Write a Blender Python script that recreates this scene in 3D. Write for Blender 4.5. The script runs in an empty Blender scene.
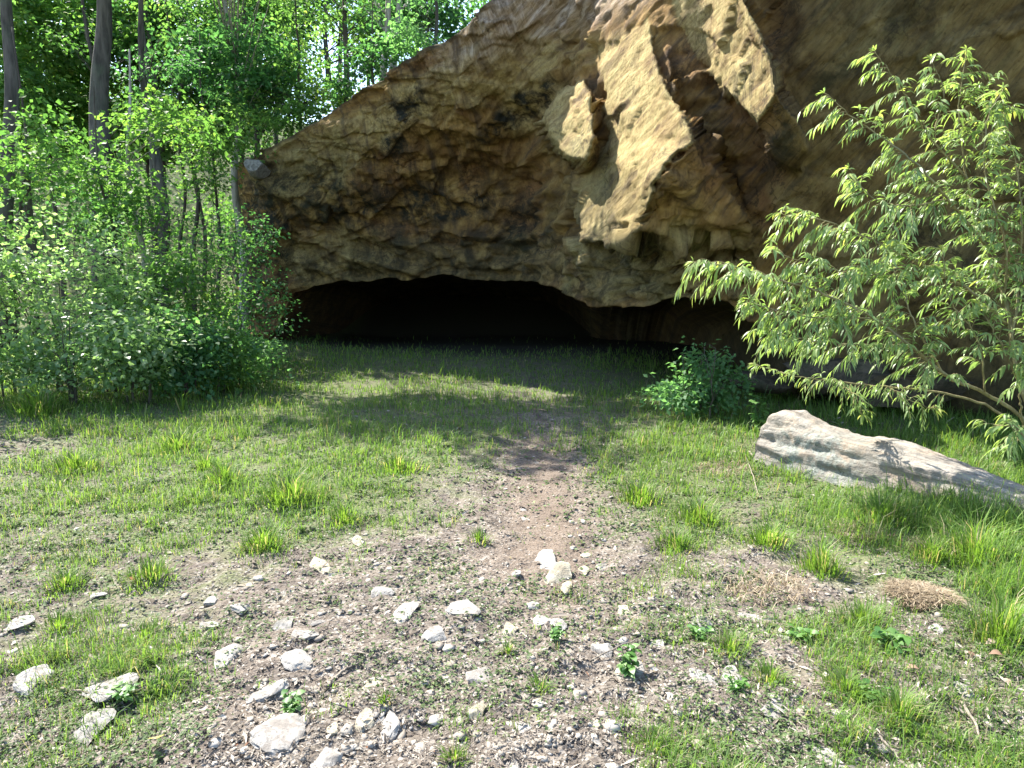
import bpy, math
import numpy as np
from mathutils import Vector

R = np.random.default_rng
C = bpy.context.scene.collection
F, CX, CY, HZ, CAMZ = 680.0, 512.0, 384.0, 300.0, 1.6
PITCH = math.atan((CY - HZ) / F)
CP, SP = math.cos(PITCH), math.sin(PITCH)
SUN = np.array([-0.43, 0.42, 0.80]); SUN /= np.linalg.norm(SUN)

# ------------------------------------------------------------------ noise
def _hash(ix, iy, iz, seed):
    h = (ix.astype(np.int64) * 374761393 + iy.astype(np.int64) * 668265263 + iz.astype(np.int64) * 2147483647 + seed * 974711) & 0xFFFFFFFF
    h = ((h ^ (h >> 13)) * 1274126177) & 0xFFFFFFFF
    h = (h ^ (h >> 16)) & 0xFFFFFFFF
    return h / 4294967295.0

def vn(p, seed=0):
    p = np.asarray(p, float)
    i = np.floor(p); f = p - i; f = f * f * f * (f * (f * 6 - 15) + 10); i = i.astype(np.int64)
    out = 0
    for dx in (0, 1):
        wx = f[:, 0] if dx else 1 - f[:, 0]
        for dy in (0, 1):
            wy = f[:, 1] if dy else 1 - f[:, 1]
            for dz in (0, 1):
                wz = f[:, 2] if dz else 1 - f[:, 2]
                out = out + wx * wy * wz * _hash(i[:, 0] + dx, i[:, 1] + dy, i[:, 2] + dz, seed)
    return out * 2 - 1

def fbm(p, oct=4, seed=0, gain=0.5):
    p = np.asarray(p, float); a = 1.0; s = 0; t = 0
    for k in range(oct):
        s = s + a * vn(p * (2.03 ** k) + 17.3 * k, seed + k); t += a; a *= gain
    return s / t

def ridged(p, oct=4, seed=0, gain=0.5):
    p = np.asarray(p, float); a = 1.0; s = 0; t = 0
    for k in range(oct):
        s = s + a * (1 - np.abs(vn(p * (2.03 ** k) + 9.1 * k, seed + k))); t += a; a *= gain
    return s / t

def sstep(a, b, x):
    t = np.clip((np.asarray(x, float) - a) / (b - a), 0, 1); return t * t * (3 - 2 * t)

# ------------------------------------------------------------------ surveying: bearings of the photo to places in the world
def ray(px, py):
    px = np.asarray(px, float); py = np.asarray(py, float)
    a = (px - CX) / F; b = (CY - py) / F
    return np.stack([a + 0 * b, CP + b * SP + 0 * a, -SP + b * CP + 0 * a], -1)

def P(px, py, Y):
    d = ray(px, py); t = np.asarray(Y, float) / d[..., 1]
    return d * t[..., None] + np.array([0, 0, CAMZ])

def project(x, y, z):
    zz = z - CAMZ
    depth = y * CP - zz * SP; up = y * SP + zz * CP
    depth = np.maximum(depth, 0.05)
    return CX + F * x / depth, CY - F * up / depth

# grass cover of the plot (how much turf, 0..1)
_gpy = np.array([340, 400, 440, 480, 520, 560, 600, 650, 700, 768.])
_gpx = np.array([0, 100, 200, 300, 400, 480, 540, 600, 680, 760, 850, 930, 1024.])
_gt = np.array([
 [.9,.9,.9,.9,.85,.85,.85,.85,.9,.95,1,1,1],
 [.95,.95,.95,.85,.75,.65,.55,.7,.9,.95,1,1,1],
 [.5,.7,.9,.85,.9,.8,.3,.6,.95,.95,1,1,1],
 [.7,.65,.8,.95,.8,.45,.06,.58,.92,.75,.95,1,1],
 [.6,.65,.7,.8,.65,.3,.04,.42,.78,.7,.9,.95,1],
 [.5,.6,.55,.45,.25,.08,.03,.12,.45,.4,.62,.7,.95],
 [.5,.6,.5,.2,.1,.05,.05,.1,.3,.3,.5,.5,.92],
 [.4,.5,.42,.14,.1,.08,.08,.15,.25,.3,.52,.5,.62],
 [.25,.3,.25,.12,.08,.1,.12,.18,.25,.3,.5,.48,.42],
 [.15,.2,.2,.15,.1,.12,.15,.18,.25,.3,.42,.4,.35]])
def cover(x, y, z=None):
    px, py = project(x, np.maximum(y, .6), np.zeros_like(x) if z is None else z)
    px = np.clip(px, 0, 1023.9); py = np.clip(py, 340, 767.9)
    j = np.clip(np.searchsorted(_gpx, px, 'right') - 1, 0, len(_gpx) - 2)
    i = np.clip(np.searchsorted(_gpy, py, 'right') - 1, 0, len(_gpy) - 2)
    u = (px - _gpx[j]) / (_gpx[j + 1] - _gpx[j]); v = (py - _gpy[i]) / (_gpy[i + 1] - _gpy[i])
    return (_gt[i, j] * (1 - u) * (1 - v) + _gt[i, j + 1] * u * (1 - v) + _gt[i + 1, j] * (1 - u) * v + _gt[i + 1, j + 1] * u * v)

def gz(x, y):
    x = np.asarray(x, float); y = np.asarray(y, float)
    sh = x.shape; x = x.ravel(); y = y.ravel()
    q = np.stack([x, y, 0 * x], -1)
    z = 0.10 * fbm(q * 0.45, 3, 5) * sstep(1.5, 5, np.hypot(x, y))
    z += 0.30 * sstep(11, 18, y)
    z += 0.07 * np.clip(-4.5 - x, 0, 30) * sstep(6, 12, y)
    yy = y + 0.25 * np.clip(-x - 6, 0, 25)
    z += 0.42 * np.clip(yy - 24, 0, 34) + 0.10 * np.clip(yy - 58, 0, 80)
    near = np.clip(1.3 - np.hypot(x, y - 3) / 14, 0, 1)
    z += near * (0.034 * fbm(q * np.array([4.0, 5.5, 1]), 3, 11) + 0.020 * fbm(q * 13, 3, 13) + .016 * (ridged(q * 9 + 3, 2, 15) - .7))
    # trodden line to the cave
    px, py = project(x, np.maximum(y, 1.), 0 * x)
    z -= 0.05 * np.exp(-((px - 540) / 60) ** 2) * sstep(4, 6, y) * (1 - sstep(10, 14, y))
    return z.reshape(sh)

def G(px, py):
    px = np.asarray(px, float); py = np.asarray(py, float)
    d = ray(px, py); z = np.zeros(d.shape[:-1])
    for k in range(14):
        t = np.clip((CAMZ - z) / np.maximum(-d[..., 2], 1e-3), 0.5, 90)
        z = 0.5 * z + 0.5 * gz(d[..., 0] * t, d[..., 1] * t)
    return np.stack([d[..., 0] * t, d[..., 1] * t, gz(d[..., 0] * t, d[..., 1] * t)], -1)

# ------------------------------------------------------------------ meshes
def mk(name, V, faces, mat, parent=None, loc=None, smooth=False, attrs=None, uv=None, mats_idx=None):
    """faces: list of int arrays (n,k). V world (or local when loc is None)."""
    V = np.asarray(V, np.float64)
    if loc is not None: V = V - np.asarray(loc, float)
    me = bpy.data.meshes.new(name)
    faces = [np.asarray(f, np.int32) for f in faces if len(f)]
    loops = np.concatenate([f.ravel() for f in faces])
    tot = np.concatenate([np.full(len(f), f.shape[1], np.int32) for f in faces])
    start = np.concatenate([[0], np.cumsum(tot)[:-1]]).astype(np.int32)
    me.vertices.add(len(V)); me.vertices.foreach_set('co', V.astype(np.float32).ravel())
    me.loops.add(len(loops)); me.loops.foreach_set('vertex_index', loops)
    me.polygons.add(len(tot)); me.polygons.foreach_set('loop_start', start)
    if smooth: me.polygons.foreach_set('use_smooth', np.ones(len(tot), bool))
    if mats_idx is not None: me.polygons.foreach_set('material_index', np.asarray(mats_idx, np.int32))
    me.update(calc_edges=True)
    for k, a in (attrs or {}).items():
        a = np.asarray(a, np.float32)
        if a.ndim == 1:
            at = me.attributes.new(k, 'FLOAT', 'POINT'); at.data.foreach_set('value', a)
        else:
            at = me.attributes.new(k, 'FLOAT_VECTOR', 'POINT'); at.data.foreach_set('vector', a.ravel())
    for m in (mat if isinstance(mat, (list, tuple)) else [mat]): me.materials.append(m)
    o = bpy.data.objects.new(name, me); C.objects.link(o)
    if parent is not None: o.parent = parent
    elif loc is not None: o.location = Vector([float(c) for c in loc])
    return o

def tag(o, label, cat=None, group=None, kind=None):
    o['label'] = label
    if cat: o['category'] = cat
    if group: o['group'] = group
    if kind: o['kind'] = kind
    return o

def thing(name, label, cat, loc, group=None):
    o = bpy.data.objects.new(name, None); C.objects.link(o)
    o.location = Vector([float(c) for c in loc]); o.empty_display_size = 0.2
    return tag(o, label, cat, group)

class Acc:
    def __init__(s): s.V = []; s.F = {}; s.A = []; s.n = 0
    def add(s, V, fs, a=None):
        V = np.asarray(V, float)
        for f in fs:
            f = np.asarray(f, np.int64)
            if len(f): s.F.setdefault(f.shape[1], []).append(f + s.n)
        s.V.append(V); s.A.append(np.zeros(len(V)) if a is None else np.broadcast_to(a, (len(V),)).astype(float)); s.n += len(V)
    def build(s, name, mat, parent=None, loc=None, smooth=False):
        return mk(name, np.concatenate(s.V), [np.concatenate(v) for v in s.F.values()], mat, parent, loc, smooth, {'rnd': np.concatenate(s.A)})

def tube(acc, pts, rad, sides=8, seed=0, rough=0.0):
    pts = np.asarray(pts, float); rad = np.broadcast_to(np.asarray(rad, float), (len(pts),))
    n = len(pts); tg = np.gradient(pts, axis=0); tg /= np.linalg.norm(tg, axis=1)[:, None] + 1e-9
    ref = np.array([1., 0, 0]) if abs(tg[:, 0]).mean() < .8 else np.array([0, 0, 1.])
    a = np.cross(tg, ref); a /= np.linalg.norm(a, axis=1)[:, None] + 1e-9; b = np.cross(tg, a)
    th = np.arange(sides) / sides * 2 * np.pi
    ring = (a[:, None] * np.cos(th)[None, :, None] + b[:, None] * np.sin(th)[None, :, None])
    rr = rad[:, None] * np.ones((n, sides))
    if rough:
        q = pts[:, None] + ring * rad[:, None, None]
        rr = rr * (1 + rough * fbm(q.reshape(-1, 3) * np.array([6, 6, 1.5]) , 3, seed).reshape(n, sides))
    V = (pts[:, None] + ring * rr[..., None]).reshape(-1, 3)
    i, j = np.meshgrid(np.arange(n - 1), np.arange(sides), indexing='ij'); j2 = (j + 1) % sides
    f = np.stack([i * sides + j, i * sides + j2, (i + 1) * sides + j2, (i + 1) * sides + j], -1).reshape(-1, 4)
    V = np.vstack([V, pts[:1], pts[-1:]])
    jj = np.arange(sides)
    c0 = np.stack([np.full(sides, n * sides), (jj + 1) % sides, jj], -1)
    c1 = np.stack([np.full(sides, n * sides + 1), (n - 1) * sides + jj, (n - 1) * sides + (jj + 1) % sides], -1)
    acc.add(V, [f, np.vstack([c0, c1])])

def smooth_path(pts, n, jit=0.0, rng=None):
    pts = np.asarray(pts, float); k = len(pts)
    if k == 2:
        t = np.linspace(0, 1, n)[:, None]; out = pts[0] * (1 - t) + pts[1] * t
    else:
        Pp = np.vstack([2 * pts[0] - pts[1], pts, 2 * pts[-1] - pts[-2]])
        s = np.linspace(0, k - 1 - 1e-6, n); i = np.floor(s).astype(int); t = (s - i)[:, None]
        p0, p1, p2, p3 = Pp[i], Pp[i + 1], Pp[i + 2], Pp[i + 3]
        out = 0.5 * ((2 * p1) + (-p0 + p2) * t + (2 * p0 - 5 * p1 + 4 * p2 - p3) * t ** 2 + (-p0 + 3 * p1 - 3 * p2 + p3) * t ** 3)
    if jit:
        rng = rng or R(0); w = rng.normal(0, jit, out.shape); w[0] = 0; out = out + w
    return out

def unit(v): return v / (np.linalg.norm(v, axis=-1, keepdims=True) + 1e-9)

def leaves(acc, pos, d, nrm, L, W, rnd, fold=0.25, droop=0.0):
    """folded pointed leaves: 6 verts (base, two shoulders, two upper shoulders, tip)"""
    n = len(pos); d = unit(d); nrm = unit(nrm - (nrm * d).sum(-1, keepdims=True) * d); s = np.cross(d, nrm)
    L = np.broadcast_to(L, (n,))[:, None]; W = np.broadcast_to(W, (n,))[:, None]
    dn = np.array([0, 0, -1.])
    m1 = pos + d * L * .38 + dn * droop * L * .12; m2 = pos + d * L * .70 + dn * droop * L * .40; tip = pos + d * L + dn * droop * L * .85
    up = nrm * W * fold
    V = np.stack([pos, m1 - s * W * .5 + up, m1 + s * W * .5 + up, m2 - s * W * .36 + up, m2 + s * W * .36 + up, tip], 1).reshape(-1, 3)
    b = (np.arange(n) * 6)[:, None]
    t1 = b + np.array([[0, 1, 2]]); t2 = b + np.array([[3, 5, 4]]); q = b + np.array([[1, 3, 4, 2]])
    acc.add(V, [np.vstack([t1, t2]), q], np.repeat(rnd, 6))

def rleaves(acc, pos, d, nrm, L, W, rnd):
    """broad leaf: one kite folded along the midrib"""
    n = len(pos); d = unit(d); nrm = unit(nrm - (nrm * d).sum(-1, keepdims=True) * d); s = np.cross(d, nrm)
    L = np.broadcast_to(L, (n,))[:, None]; W = np.broadcast_to(W, (n,))[:, None]
    m = pos + d * L * .45
    V = np.stack([pos, m - s * W * .5 + nrm * W * .12, pos + d * L - nrm * L * .1, m + s * W * .5 + nrm * W * .12], 1).reshape(-1, 3)
    b = (np.arange(n) * 4)[:, None]
    acc.add(V, [np.vstack([b + np.array([[0, 1, 2]]), b + np.array([[0, 2, 3]])])], np.repeat(rnd, 4))

def blades(acc, pos, az, H, W, lean, rnd):
    n = len(pos); d = np.stack([np.cos(az), np.sin(az), 0 * az], -1); s = np.stack([-np.sin(az), np.cos(az), 0 * az], -1)
    up = np.array([0, 0, 1.]); H = H[:, None]; W = W[:, None]; l = lean[:, None]
    m = pos + up * H * .6 + d * H * l * .28; tip = pos + up * H * (1 - .25 * l) + d * H * l * .9
    V = np.stack([pos - s * W * .5, pos + s * W * .5, m - s * W * .4, m + s * W * .4, tip], 1).reshape(-1, 3)
    b = (np.arange(n) * 5)[:, None]
    acc.add(V, [b + np.array([[0, 1, 3, 2]]), b + np.array([[2, 3, 4]])], np.repeat(rnd, 5))

# ------------------------------------------------------------------ materials
def new_mat(name):
    m = bpy.data.materials.new(name); m.use_nodes = True; nt = m.node_tree; nt.nodes.clear()
    out = nt.nodes.new('ShaderNodeOutputMaterial')
    return m, nt, out
class NT:
    def __init__(s, nt): s.nt = nt
    def n(s, t, **kw):
        nd = s.nt.nodes.new(t)
        for k, v in kw.items():
            if k.startswith('i_'):
                key = k[2:]; key = int(key) if key.isdigit() else key.replace('_', ' ')
                sock = nd.inputs[key]
                if isinstance(v, bpy.types.NodeSocket): s.nt.links.new(v, sock)
                else: sock.default_value = v
            else: setattr(nd, k, v)
        return nd
    def ramp(s, fac, stops, interp='LINEAR'):
        nd = s.nt.nodes.new('ShaderNodeValToRGB'); cr = nd.color_ramp; cr.interpolation = interp
        while len(cr.elements) < len(stops): cr.elements.new(0.5)
        for e, (p, c) in zip(cr.elements, stops):
            e.position = p; e.color = (c, c, c, 1) if not hasattr(c, '__len__') else (*c, 1)
        s.nt.links.new(fac, nd.inputs[0]); return nd.outputs[0]
    def mix(s, fac, a, b, mode='MIX'):
        nd = s.nt.nodes.new('ShaderNodeMix'); nd.data_type = 'RGBA'; nd.blend_type = mode; nd.clamp_factor = True
        for sock, v in ((nd.inputs[0], fac), (nd.inputs[6], a), (nd.inputs[7], b)):
            if isinstance(v, bpy.types.NodeSocket): s.nt.links.new(v, sock)
            else: sock.default_value = (*v, 1) if hasattr(v, '__len__') else v
        return nd.outputs[2]
    def math(s, op, a, b=0.0):
        nd = s.nt.nodes.new('ShaderNodeMath'); nd.operation = op
        for sock, v in ((nd.inputs[0], a), (nd.inputs[1], b)):
            if isinstance(v, bpy.types.NodeSocket): s.nt.links.new(v, sock)
            else: sock.default_value = v
        return nd.outputs[0]
    def noise(s, vec, scale, detail=6, rough=.6, dist=0.0):
        nd = s.n('ShaderNodeTexNoise', i_Scale=scale, i_Detail=detail, i_Roughness=rough, i_Distortion=dist)
        s.nt.links.new(vec, nd.inputs['Vector']); return nd.outputs[0]
    def mapping(s, vec, scale=(1, 1, 1), rot=(0, 0, 0)):
        nd = s.n('ShaderNodeMapping'); nd.inputs['Scale'].default_value = scale; nd.inputs['Rotation'].default_value = rot
        s.nt.links.new(vec, nd.inputs['Vector']); return nd.outputs[0]
    def attr(s, name, out='Fac'):
        return s.n('ShaderNodeAttribute', attribute_name=name).outputs[out]
    def geo(s): return s.n('ShaderNodeNewGeometry').outputs['Position']
    def bump(s, h, strength, dist, normal=None):
        nd = s.n('ShaderNodeBump', i_Strength=strength, i_Distance=dist); s.nt.links.new(h, nd.inputs['Height'])
        if normal is not None: s.nt.links.new(normal, nd.inputs['Normal'])
        return nd.outputs[0]
    def pbsdf(s, out, col, rough=.9, normal=None, spec=.25):
        b = s.n('ShaderNodeBsdfPrincipled'); 
        for sock, v in ((b.inputs['Base Color'], col), (b.inputs['Roughness'], rough)):
            if isinstance(v, bpy.types.NodeSocket): s.nt.links.new(v, sock)
            else: sock.default_value = (*v, 1) if hasattr(v, '__len__') else v
        b.inputs['Specular IOR Level'].default_value = spec
        if normal is not None: s.nt.links.new(normal, b.inputs['Normal'])
        if out is not None: s.nt.links.new(b.outputs[0], out.inputs[0])
        return b

def leaf_mat(name, stops, trans=.55, rough=.55, spec=.2, tint=(1.7, 1.9, 1.05), big=0.5):
    m, nt, out = new_mat(name); N = NT(nt)
    col = N.ramp(N.attr('rnd'), stops)
    k = N.ramp(N.noise(N.geo(), 1.3, 3), [(.3, .72), (.7, 1.2)])
    col = N.mix(big, col, N.mix(1.0, col, k, 'MULTIPLY'))
    b = N.pbsdf(None, col, rough, None, spec)
    t = N.n('ShaderNodeBsdfTranslucent'); nt.links.new(N.mix(1.0, col, tint, 'MULTIPLY'), t.inputs[0])
    mx = N.n('ShaderNodeMixShader', i_0=trans); nt.links.new(b.outputs[0], mx.inputs[1]); nt.links.new(t.outputs[0], mx.inputs[2])
    nt.links.new(mx.outputs[0], out.inputs[0]); return m

M = {}
M['leaf_maple'] = leaf_mat('leaf_maple', [(0, (.06, .13, .04)), (.5, (.11, .205, .06)), (.85, (.16, .26, .07)), (1, (.22, .28, .07))])
M['leaf_deep'] = leaf_mat('leaf_deep', [(0, (.04, .10, .045)), (.6, (.065, .155, .065)), (1, (.10, .20, .075))], tint=(1.8, 2.0, 1.0))
M['leaf_light'] = leaf_mat('leaf_light', [(0, (.06, .13, .04)), (.5, (.10, .20, .05)), (1, (.18, .26, .06))])
M['leaf_shrub'] = leaf_mat('leaf_shrub', [(0, (.11, .19, .09)), (.5, (.19, .28, .13)), (.9, (.25, .34, .16)), (1, (.33, .38, .22))], rough=.42, spec=.5)
M['leaf_willow'] = leaf_mat('leaf_willow', [(0, (.11, .175, .075)), (.45, (.20, .28, .11)), (.85, (.29, .36, .13)), (1, (.38, .38, .13))], rough=.42, spec=.45, trans=.45, tint=(1.6, 1.75, .9))
M['leaf_bush'] = leaf_mat('leaf_bush', [(0, (.09, .19, .085)), (1, (.15, .27, .115))], tint=(1.8, 2.0, 1.1))
M['grass'] = leaf_mat('grass', [(0, (.065, .13, .032)), (.45, (.11, .20, .042)), (.8, (.165, .25, .055)), (.89, (.19, .26, .07)), (.92, (.19, .175, .10)), (1, (.29, .25, .17))], trans=.42, rough=.5, tint=(1.8, 1.8, .9))
M['tuft'] = leaf_mat('tuft', [(0, (.07, .135, .03)), (.5, (.115, .20, .038)), (.9, (.17, .25, .05)), (1, (.32, .28, .17))], trans=.42, rough=.5, tint=(1.8, 1.85, .9))
M['dead'] = leaf_mat('dead_grass', [(0, (.14, .105, .07)), (.6, (.27, .215, .145)), (1, (.38, .32, .235))], trans=.2, rough=.8, spec=.1, tint=(1, .95, .8))
M['litter'] = leaf_mat('leaf_litter', [(0, (.03, .025, .02)), (.25, (.085, .07, .057)), (.5, (.17, .145, .12)), (.8, (.27, .24, .20)), (.95, (.40, .365, .315)), (1, (.22, .10, .05))], trans=.06, rough=.85, spec=.15, tint=(1, .9, .7), big=.15)
M['weed'] = leaf_mat('weed', [(0, (.05, .13, .03)), (.6, (.09, .19, .04)), (1, (.17, .27, .10))], trans=.35, rough=.4, spec=.5)
M['cover'] = leaf_mat('clover', [(0, (.05, .085, .03)), (.6, (.09, .13, .05)), (1, (.16, .2, .085))], trans=.3, rough=.6)

def bark_mat(name, a, b, sc=9):
    m, nt, out = new_mat(name); N = NT(nt)
    v = N.mapping(N.geo(), (1, 1, .18))
    n1 = N.noise(v, sc, 8, .65, .4); n2 = N.noise(N.geo(), 1.1, 4)
    col = N.mix(N.ramp(n1, [(.35, 0.), (.65, 1.)]), a, b)
    col = N.mix(N.ramp(n2, [(.5, 0.), (.72, .55)]), col, (.10, .13, .085))
    N.pbsdf(out, col, .95, N.bump(n1, .9, .03), .1); return m
M['bark_grey'] = bark_mat('bark_grey', (.04, .038, .034), (.115, .105, .092))
M['bark_dark'] = bark_mat('bark_dark', (.04, .036, .03), (.10, .088, .072))
M['bark_pale'] = bark_mat('bark_pale', (.20, .185, .155), (.42, .40, .35), 14)
M['bark_willow'] = bark_mat('bark_willow', (.17, .145, .07), (.33, .29, .15), 22)

# ground
def ground_mat():
    m, nt, out = new_mat('soil_and_thatch'); N = NT(nt); p = N.geo()
    n0 = N.noise(p, .9, 5, .6); n1 = N.noise(p, 7, 8, .7); n2 = N.noise(p, 38, 6, .7)
    vor = N.n('ShaderNodeTexVoronoi', i_Scale=55.0, feature='F1'); nt.links.new(p, vor.inputs['Vector'])
    vr = N.n('ShaderNodeSeparateColor'); nt.links.new(vor.outputs['Color'], vr.inputs[0])
    soil = N.ramp(n1, [(.28, (.064, .055, .044)), (.5, (.138, .120, .099)), (.72, (.215, .192, .162))])
    soil = N.mix(N.ramp(n0, [(.42, 0.), (.62, .5)]), soil, (.20, .16, .13))
    soil = N.mix(N.ramp(vr.outputs[0], [(.70, 0.), (.82, .75)], 'LINEAR'), soil, (.29, .265, .235))
    soil = N.mix(N.ramp(vr.outputs[1], [(.72, 0.), (.85, .7)], 'LINEAR'), soil, (.075, .06, .047))
    n3 = N.noise(p, 3.4, 6, .65, .4)
    soil = N.mix(N.ramp(n3, [(.40, .75), (.54, 0.)]), soil, (.075, .063, .054))
    thatch = N.ramp(n2, [(.3, (.045, .06, .025)), (.55, (.10, .12, .05)), (.75, (.22, .21, .12))])
    fac = N.math('ADD', N.math('MULTIPLY', N.attr('cover'), .88), N.math('MULTIPLY', N.math('SUBTRACT', n3, .5), 1.5))
    col = N.mix(N.ramp(fac, [(.38, 0.), (.75, .9)]), soil, thatch)
    col = N.mix(N.math('MULTIPLY', N.attr('path'), .7), col, N.mix(N.ramp(n2, [(.35, 0.), (.65, 1.)]), (.085, .062, .046), (.185, .145, .112)))
    col = N.mix(N.math('MULTIPLY', N.attr('cave'), .9), col, (.035, .03, .024))  # ground darkened toward the cave: the overhang's shade put into the colour
    h = N.math('ADD', N.math('MULTIPLY', n2, .6), N.math('MULTIPLY', vor.outputs['Distance'], .6))
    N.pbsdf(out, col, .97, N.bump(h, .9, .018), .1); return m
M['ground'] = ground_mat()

def cliff_mat():
    m, nt, out = new_mat('sandstone'); N = NT(nt); p = N.geo()
    uv = N.attr('strata', 'Vector')                         # distance along / across the bedding streaks
    uvb = N.attr('strata_b', 'Vector'); wm = N.attr('strata_mix')
    def both(m1, d, r, w):
        a, b = N.noise(N.mapping(uv, m1), 1.0, d, r, w), N.noise(N.mapping(uvb, m1), 1.0, d, r, w)
        return N.math('ADD', N.math('MULTIPLY', a, N.math('SUBTRACT', 1.0, wm)), N.math('MULTIPLY', b, wm))
    st = both((.7, 5.5, 1), 9, .62, .35); st2 = both((2.6, 15.0, 1), 9, .72, .6)
    n0 = N.noise(p, .55, 5, .6, .6); n1 = N.noise(p, 2.3, 9, .65, .5); n2 = N.noise(p, 17, 9, .75)
    sep = N.n('ShaderNodeSeparateXYZ'); nt.links.new(N.attr('stain_shade', 'Vector'), sep.inputs[0])
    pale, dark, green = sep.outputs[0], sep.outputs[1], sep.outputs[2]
    col = N.ramp(n1, [(.28, (.072, .041, .015)), (.44, (.185, .110, .037)), (.58, (.28, .178, .06)), (.74, (.40, .29, .115))])
    col = N.mix(N.ramp(n0, [(.45, 0.), (.66, .65)]), col, (.20, .10, .05))
    col = N.mix(N.ramp(st, [(.38, .75), (.5, 0.)]), col, (.065, .046, .03))
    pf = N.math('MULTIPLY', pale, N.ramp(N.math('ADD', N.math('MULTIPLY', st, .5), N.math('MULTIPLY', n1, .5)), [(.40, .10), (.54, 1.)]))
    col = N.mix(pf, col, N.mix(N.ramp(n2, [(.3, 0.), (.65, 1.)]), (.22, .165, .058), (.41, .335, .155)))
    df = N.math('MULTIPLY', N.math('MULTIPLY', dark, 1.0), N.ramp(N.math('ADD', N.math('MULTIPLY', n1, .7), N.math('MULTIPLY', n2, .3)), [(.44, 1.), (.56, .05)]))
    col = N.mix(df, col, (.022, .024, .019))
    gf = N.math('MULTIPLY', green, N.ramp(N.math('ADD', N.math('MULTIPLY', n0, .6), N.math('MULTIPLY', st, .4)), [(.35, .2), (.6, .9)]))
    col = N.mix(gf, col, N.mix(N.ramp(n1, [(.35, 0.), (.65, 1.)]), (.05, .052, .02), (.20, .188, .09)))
    col = N.mix(N.math('MULTIPLY', N.attr('gray'), N.ramp(st, [(.38, .15), (.6, .95)])), col, N.mix(N.ramp(st2, [(.4, 0.), (.62, 1.)]), (.18, .14, .10), (.52, .46, .39)))
    vein = N.math('ABSOLUTE', N.math('SUBTRACT', N.noise(p, 1.7, 7, .62, 1.2), .5))
    seam = N.math('ABSOLUTE', N.math('SUBTRACT', N.noise(N.mapping(p, (.9, .9, 2.6), (.25, .2, 0)), 1.3, 6, .6, .7), .5))
    col = N.mix(N.math('MULTIPLY', N.ramp(seam, [(.0, 1.), (.05, 0.)]), N.math('MULTIPLY', wm, .4)), col, (.02, .017, .012))
    col = N.mix(N.math('MULTIPLY', N.ramp(vein, [(.0, 1.), (.03, 0.)]), N.ramp(n0, [(.46, 0.), (.6, .8)])), col, (.03, .024, .017))
    col = N.mix(N.ramp(st2, [(.40, .35), (.52, 0.)]), col, N.mix(1., col, (.35, .33, .31), 'MULTIPLY'))
    col = N.mix(N.ramp(n2, [(.34, .6), (.44, 0.)]), col, N.mix(1., col, (.35, .33, .31), 'MULTIPLY'))
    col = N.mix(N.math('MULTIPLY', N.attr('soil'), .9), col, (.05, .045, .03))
    h = N.math('ADD', N.math('MULTIPLY', st2, 1.1), N.math('ADD', N.math('MULTIPLY', n1, .8), N.math('MULTIPLY', n2, .35)))
    N.pbsdf(out, col, .92, N.bump(h, .8, .06), .2); return m
M['cliff'] = cliff_mat()

def stone_mat(name, a, b, c=None, sc=14, bed=None):
    m, nt, out = new_mat(name); N = NT(nt); p = N.geo()
    n1 = N.noise(p, sc, 8, .65, .3); n2 = N.noise(p, sc * 4, 6, .7)
    col = N.mix(N.ramp(n1, [(.35, 0.), (.65, 1.)]), a, b)
    if c is not None: col = N.mix(N.ramp(N.noise(p, sc * .45, 5, .6, .8), [(.5, 0.), (.62, .8)]), col, c)
    col = N.mix(N.ramp(n2, [(.38, .7), (.5, 0.)]), col, tuple(x * .5 for x in a))
    N.pbsdf(out, col, .9, N.bump(N.math('ADD', n1, N.math('MULTIPLY', n2, .5)), .7, .012), .2); return m
M['limestone'] = stone_mat('pale_stone', (.215, .20, .18), (.32, .305, .275), (.16, .14, .12), 22)
M['stone_warm'] = stone_mat('warm_stone', (.27, .24, .175), (.37, .34, .26), (.20, .17, .125), 22)
M['stone_grey'] = stone_mat('grey_stone', (.16, .15, .135), (.29, .275, .25), (.11, .105, .09), 16)
M['ledge'] = stone_mat('ledge_stone', (.05, .042, .03), (.10, .085, .06), (.04, .045, .025), 5)

def boulder_mat():
    m, nt, out = new_mat('weathered_boulder'); N = NT(nt); p = N.geo()
    bed = N.attr('bed', 'Vector')
    g = N.noise(N.mapping(bed, (.8, 5.5, 5.5)), 2.0, 9, .66, .5); n1 = N.noise(p, 5, 8, .65, .5); n2 = N.noise(p, 30, 7, .7)
    col = N.ramp(g, [(.30, (.085, .073, .06)), (.44, (.18, .16, .135)), (.58, (.26, .237, .205)), (.76, (.34, .315, .28))])
    col = N.mix(N.ramp(n1, [(.50, 0.), (.62, .45)]), col, (.33, .25, .175))
    lich = N.math('MULTIPLY', N.attr('lichen'), N.ramp(N.noise(p, 9, 7, .7, .6), [(.44, 0.), (.54, 1.)]))
    col = N.mix(lich, col, N.mix(N.ramp(n2, [(.35, 0.), (.6, 1.)]), (.09, .10, .085), (.26, .27, .24)))
    col = N.mix(N.ramp(n2, [(.30, .7), (.42, 0.)]), col, (.07, .06, .05))
    N.pbsdf(out, col, .92, N.bump(N.math('ADD', g, N.math('MULTIPLY', n2, .5)), .9, .035), .2); return m
M['boulder'] = boulder_mat()
M['twig'] = bark_mat('dead_twig', (.16, .13, .10), (.36, .31, .25), 40)

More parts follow.
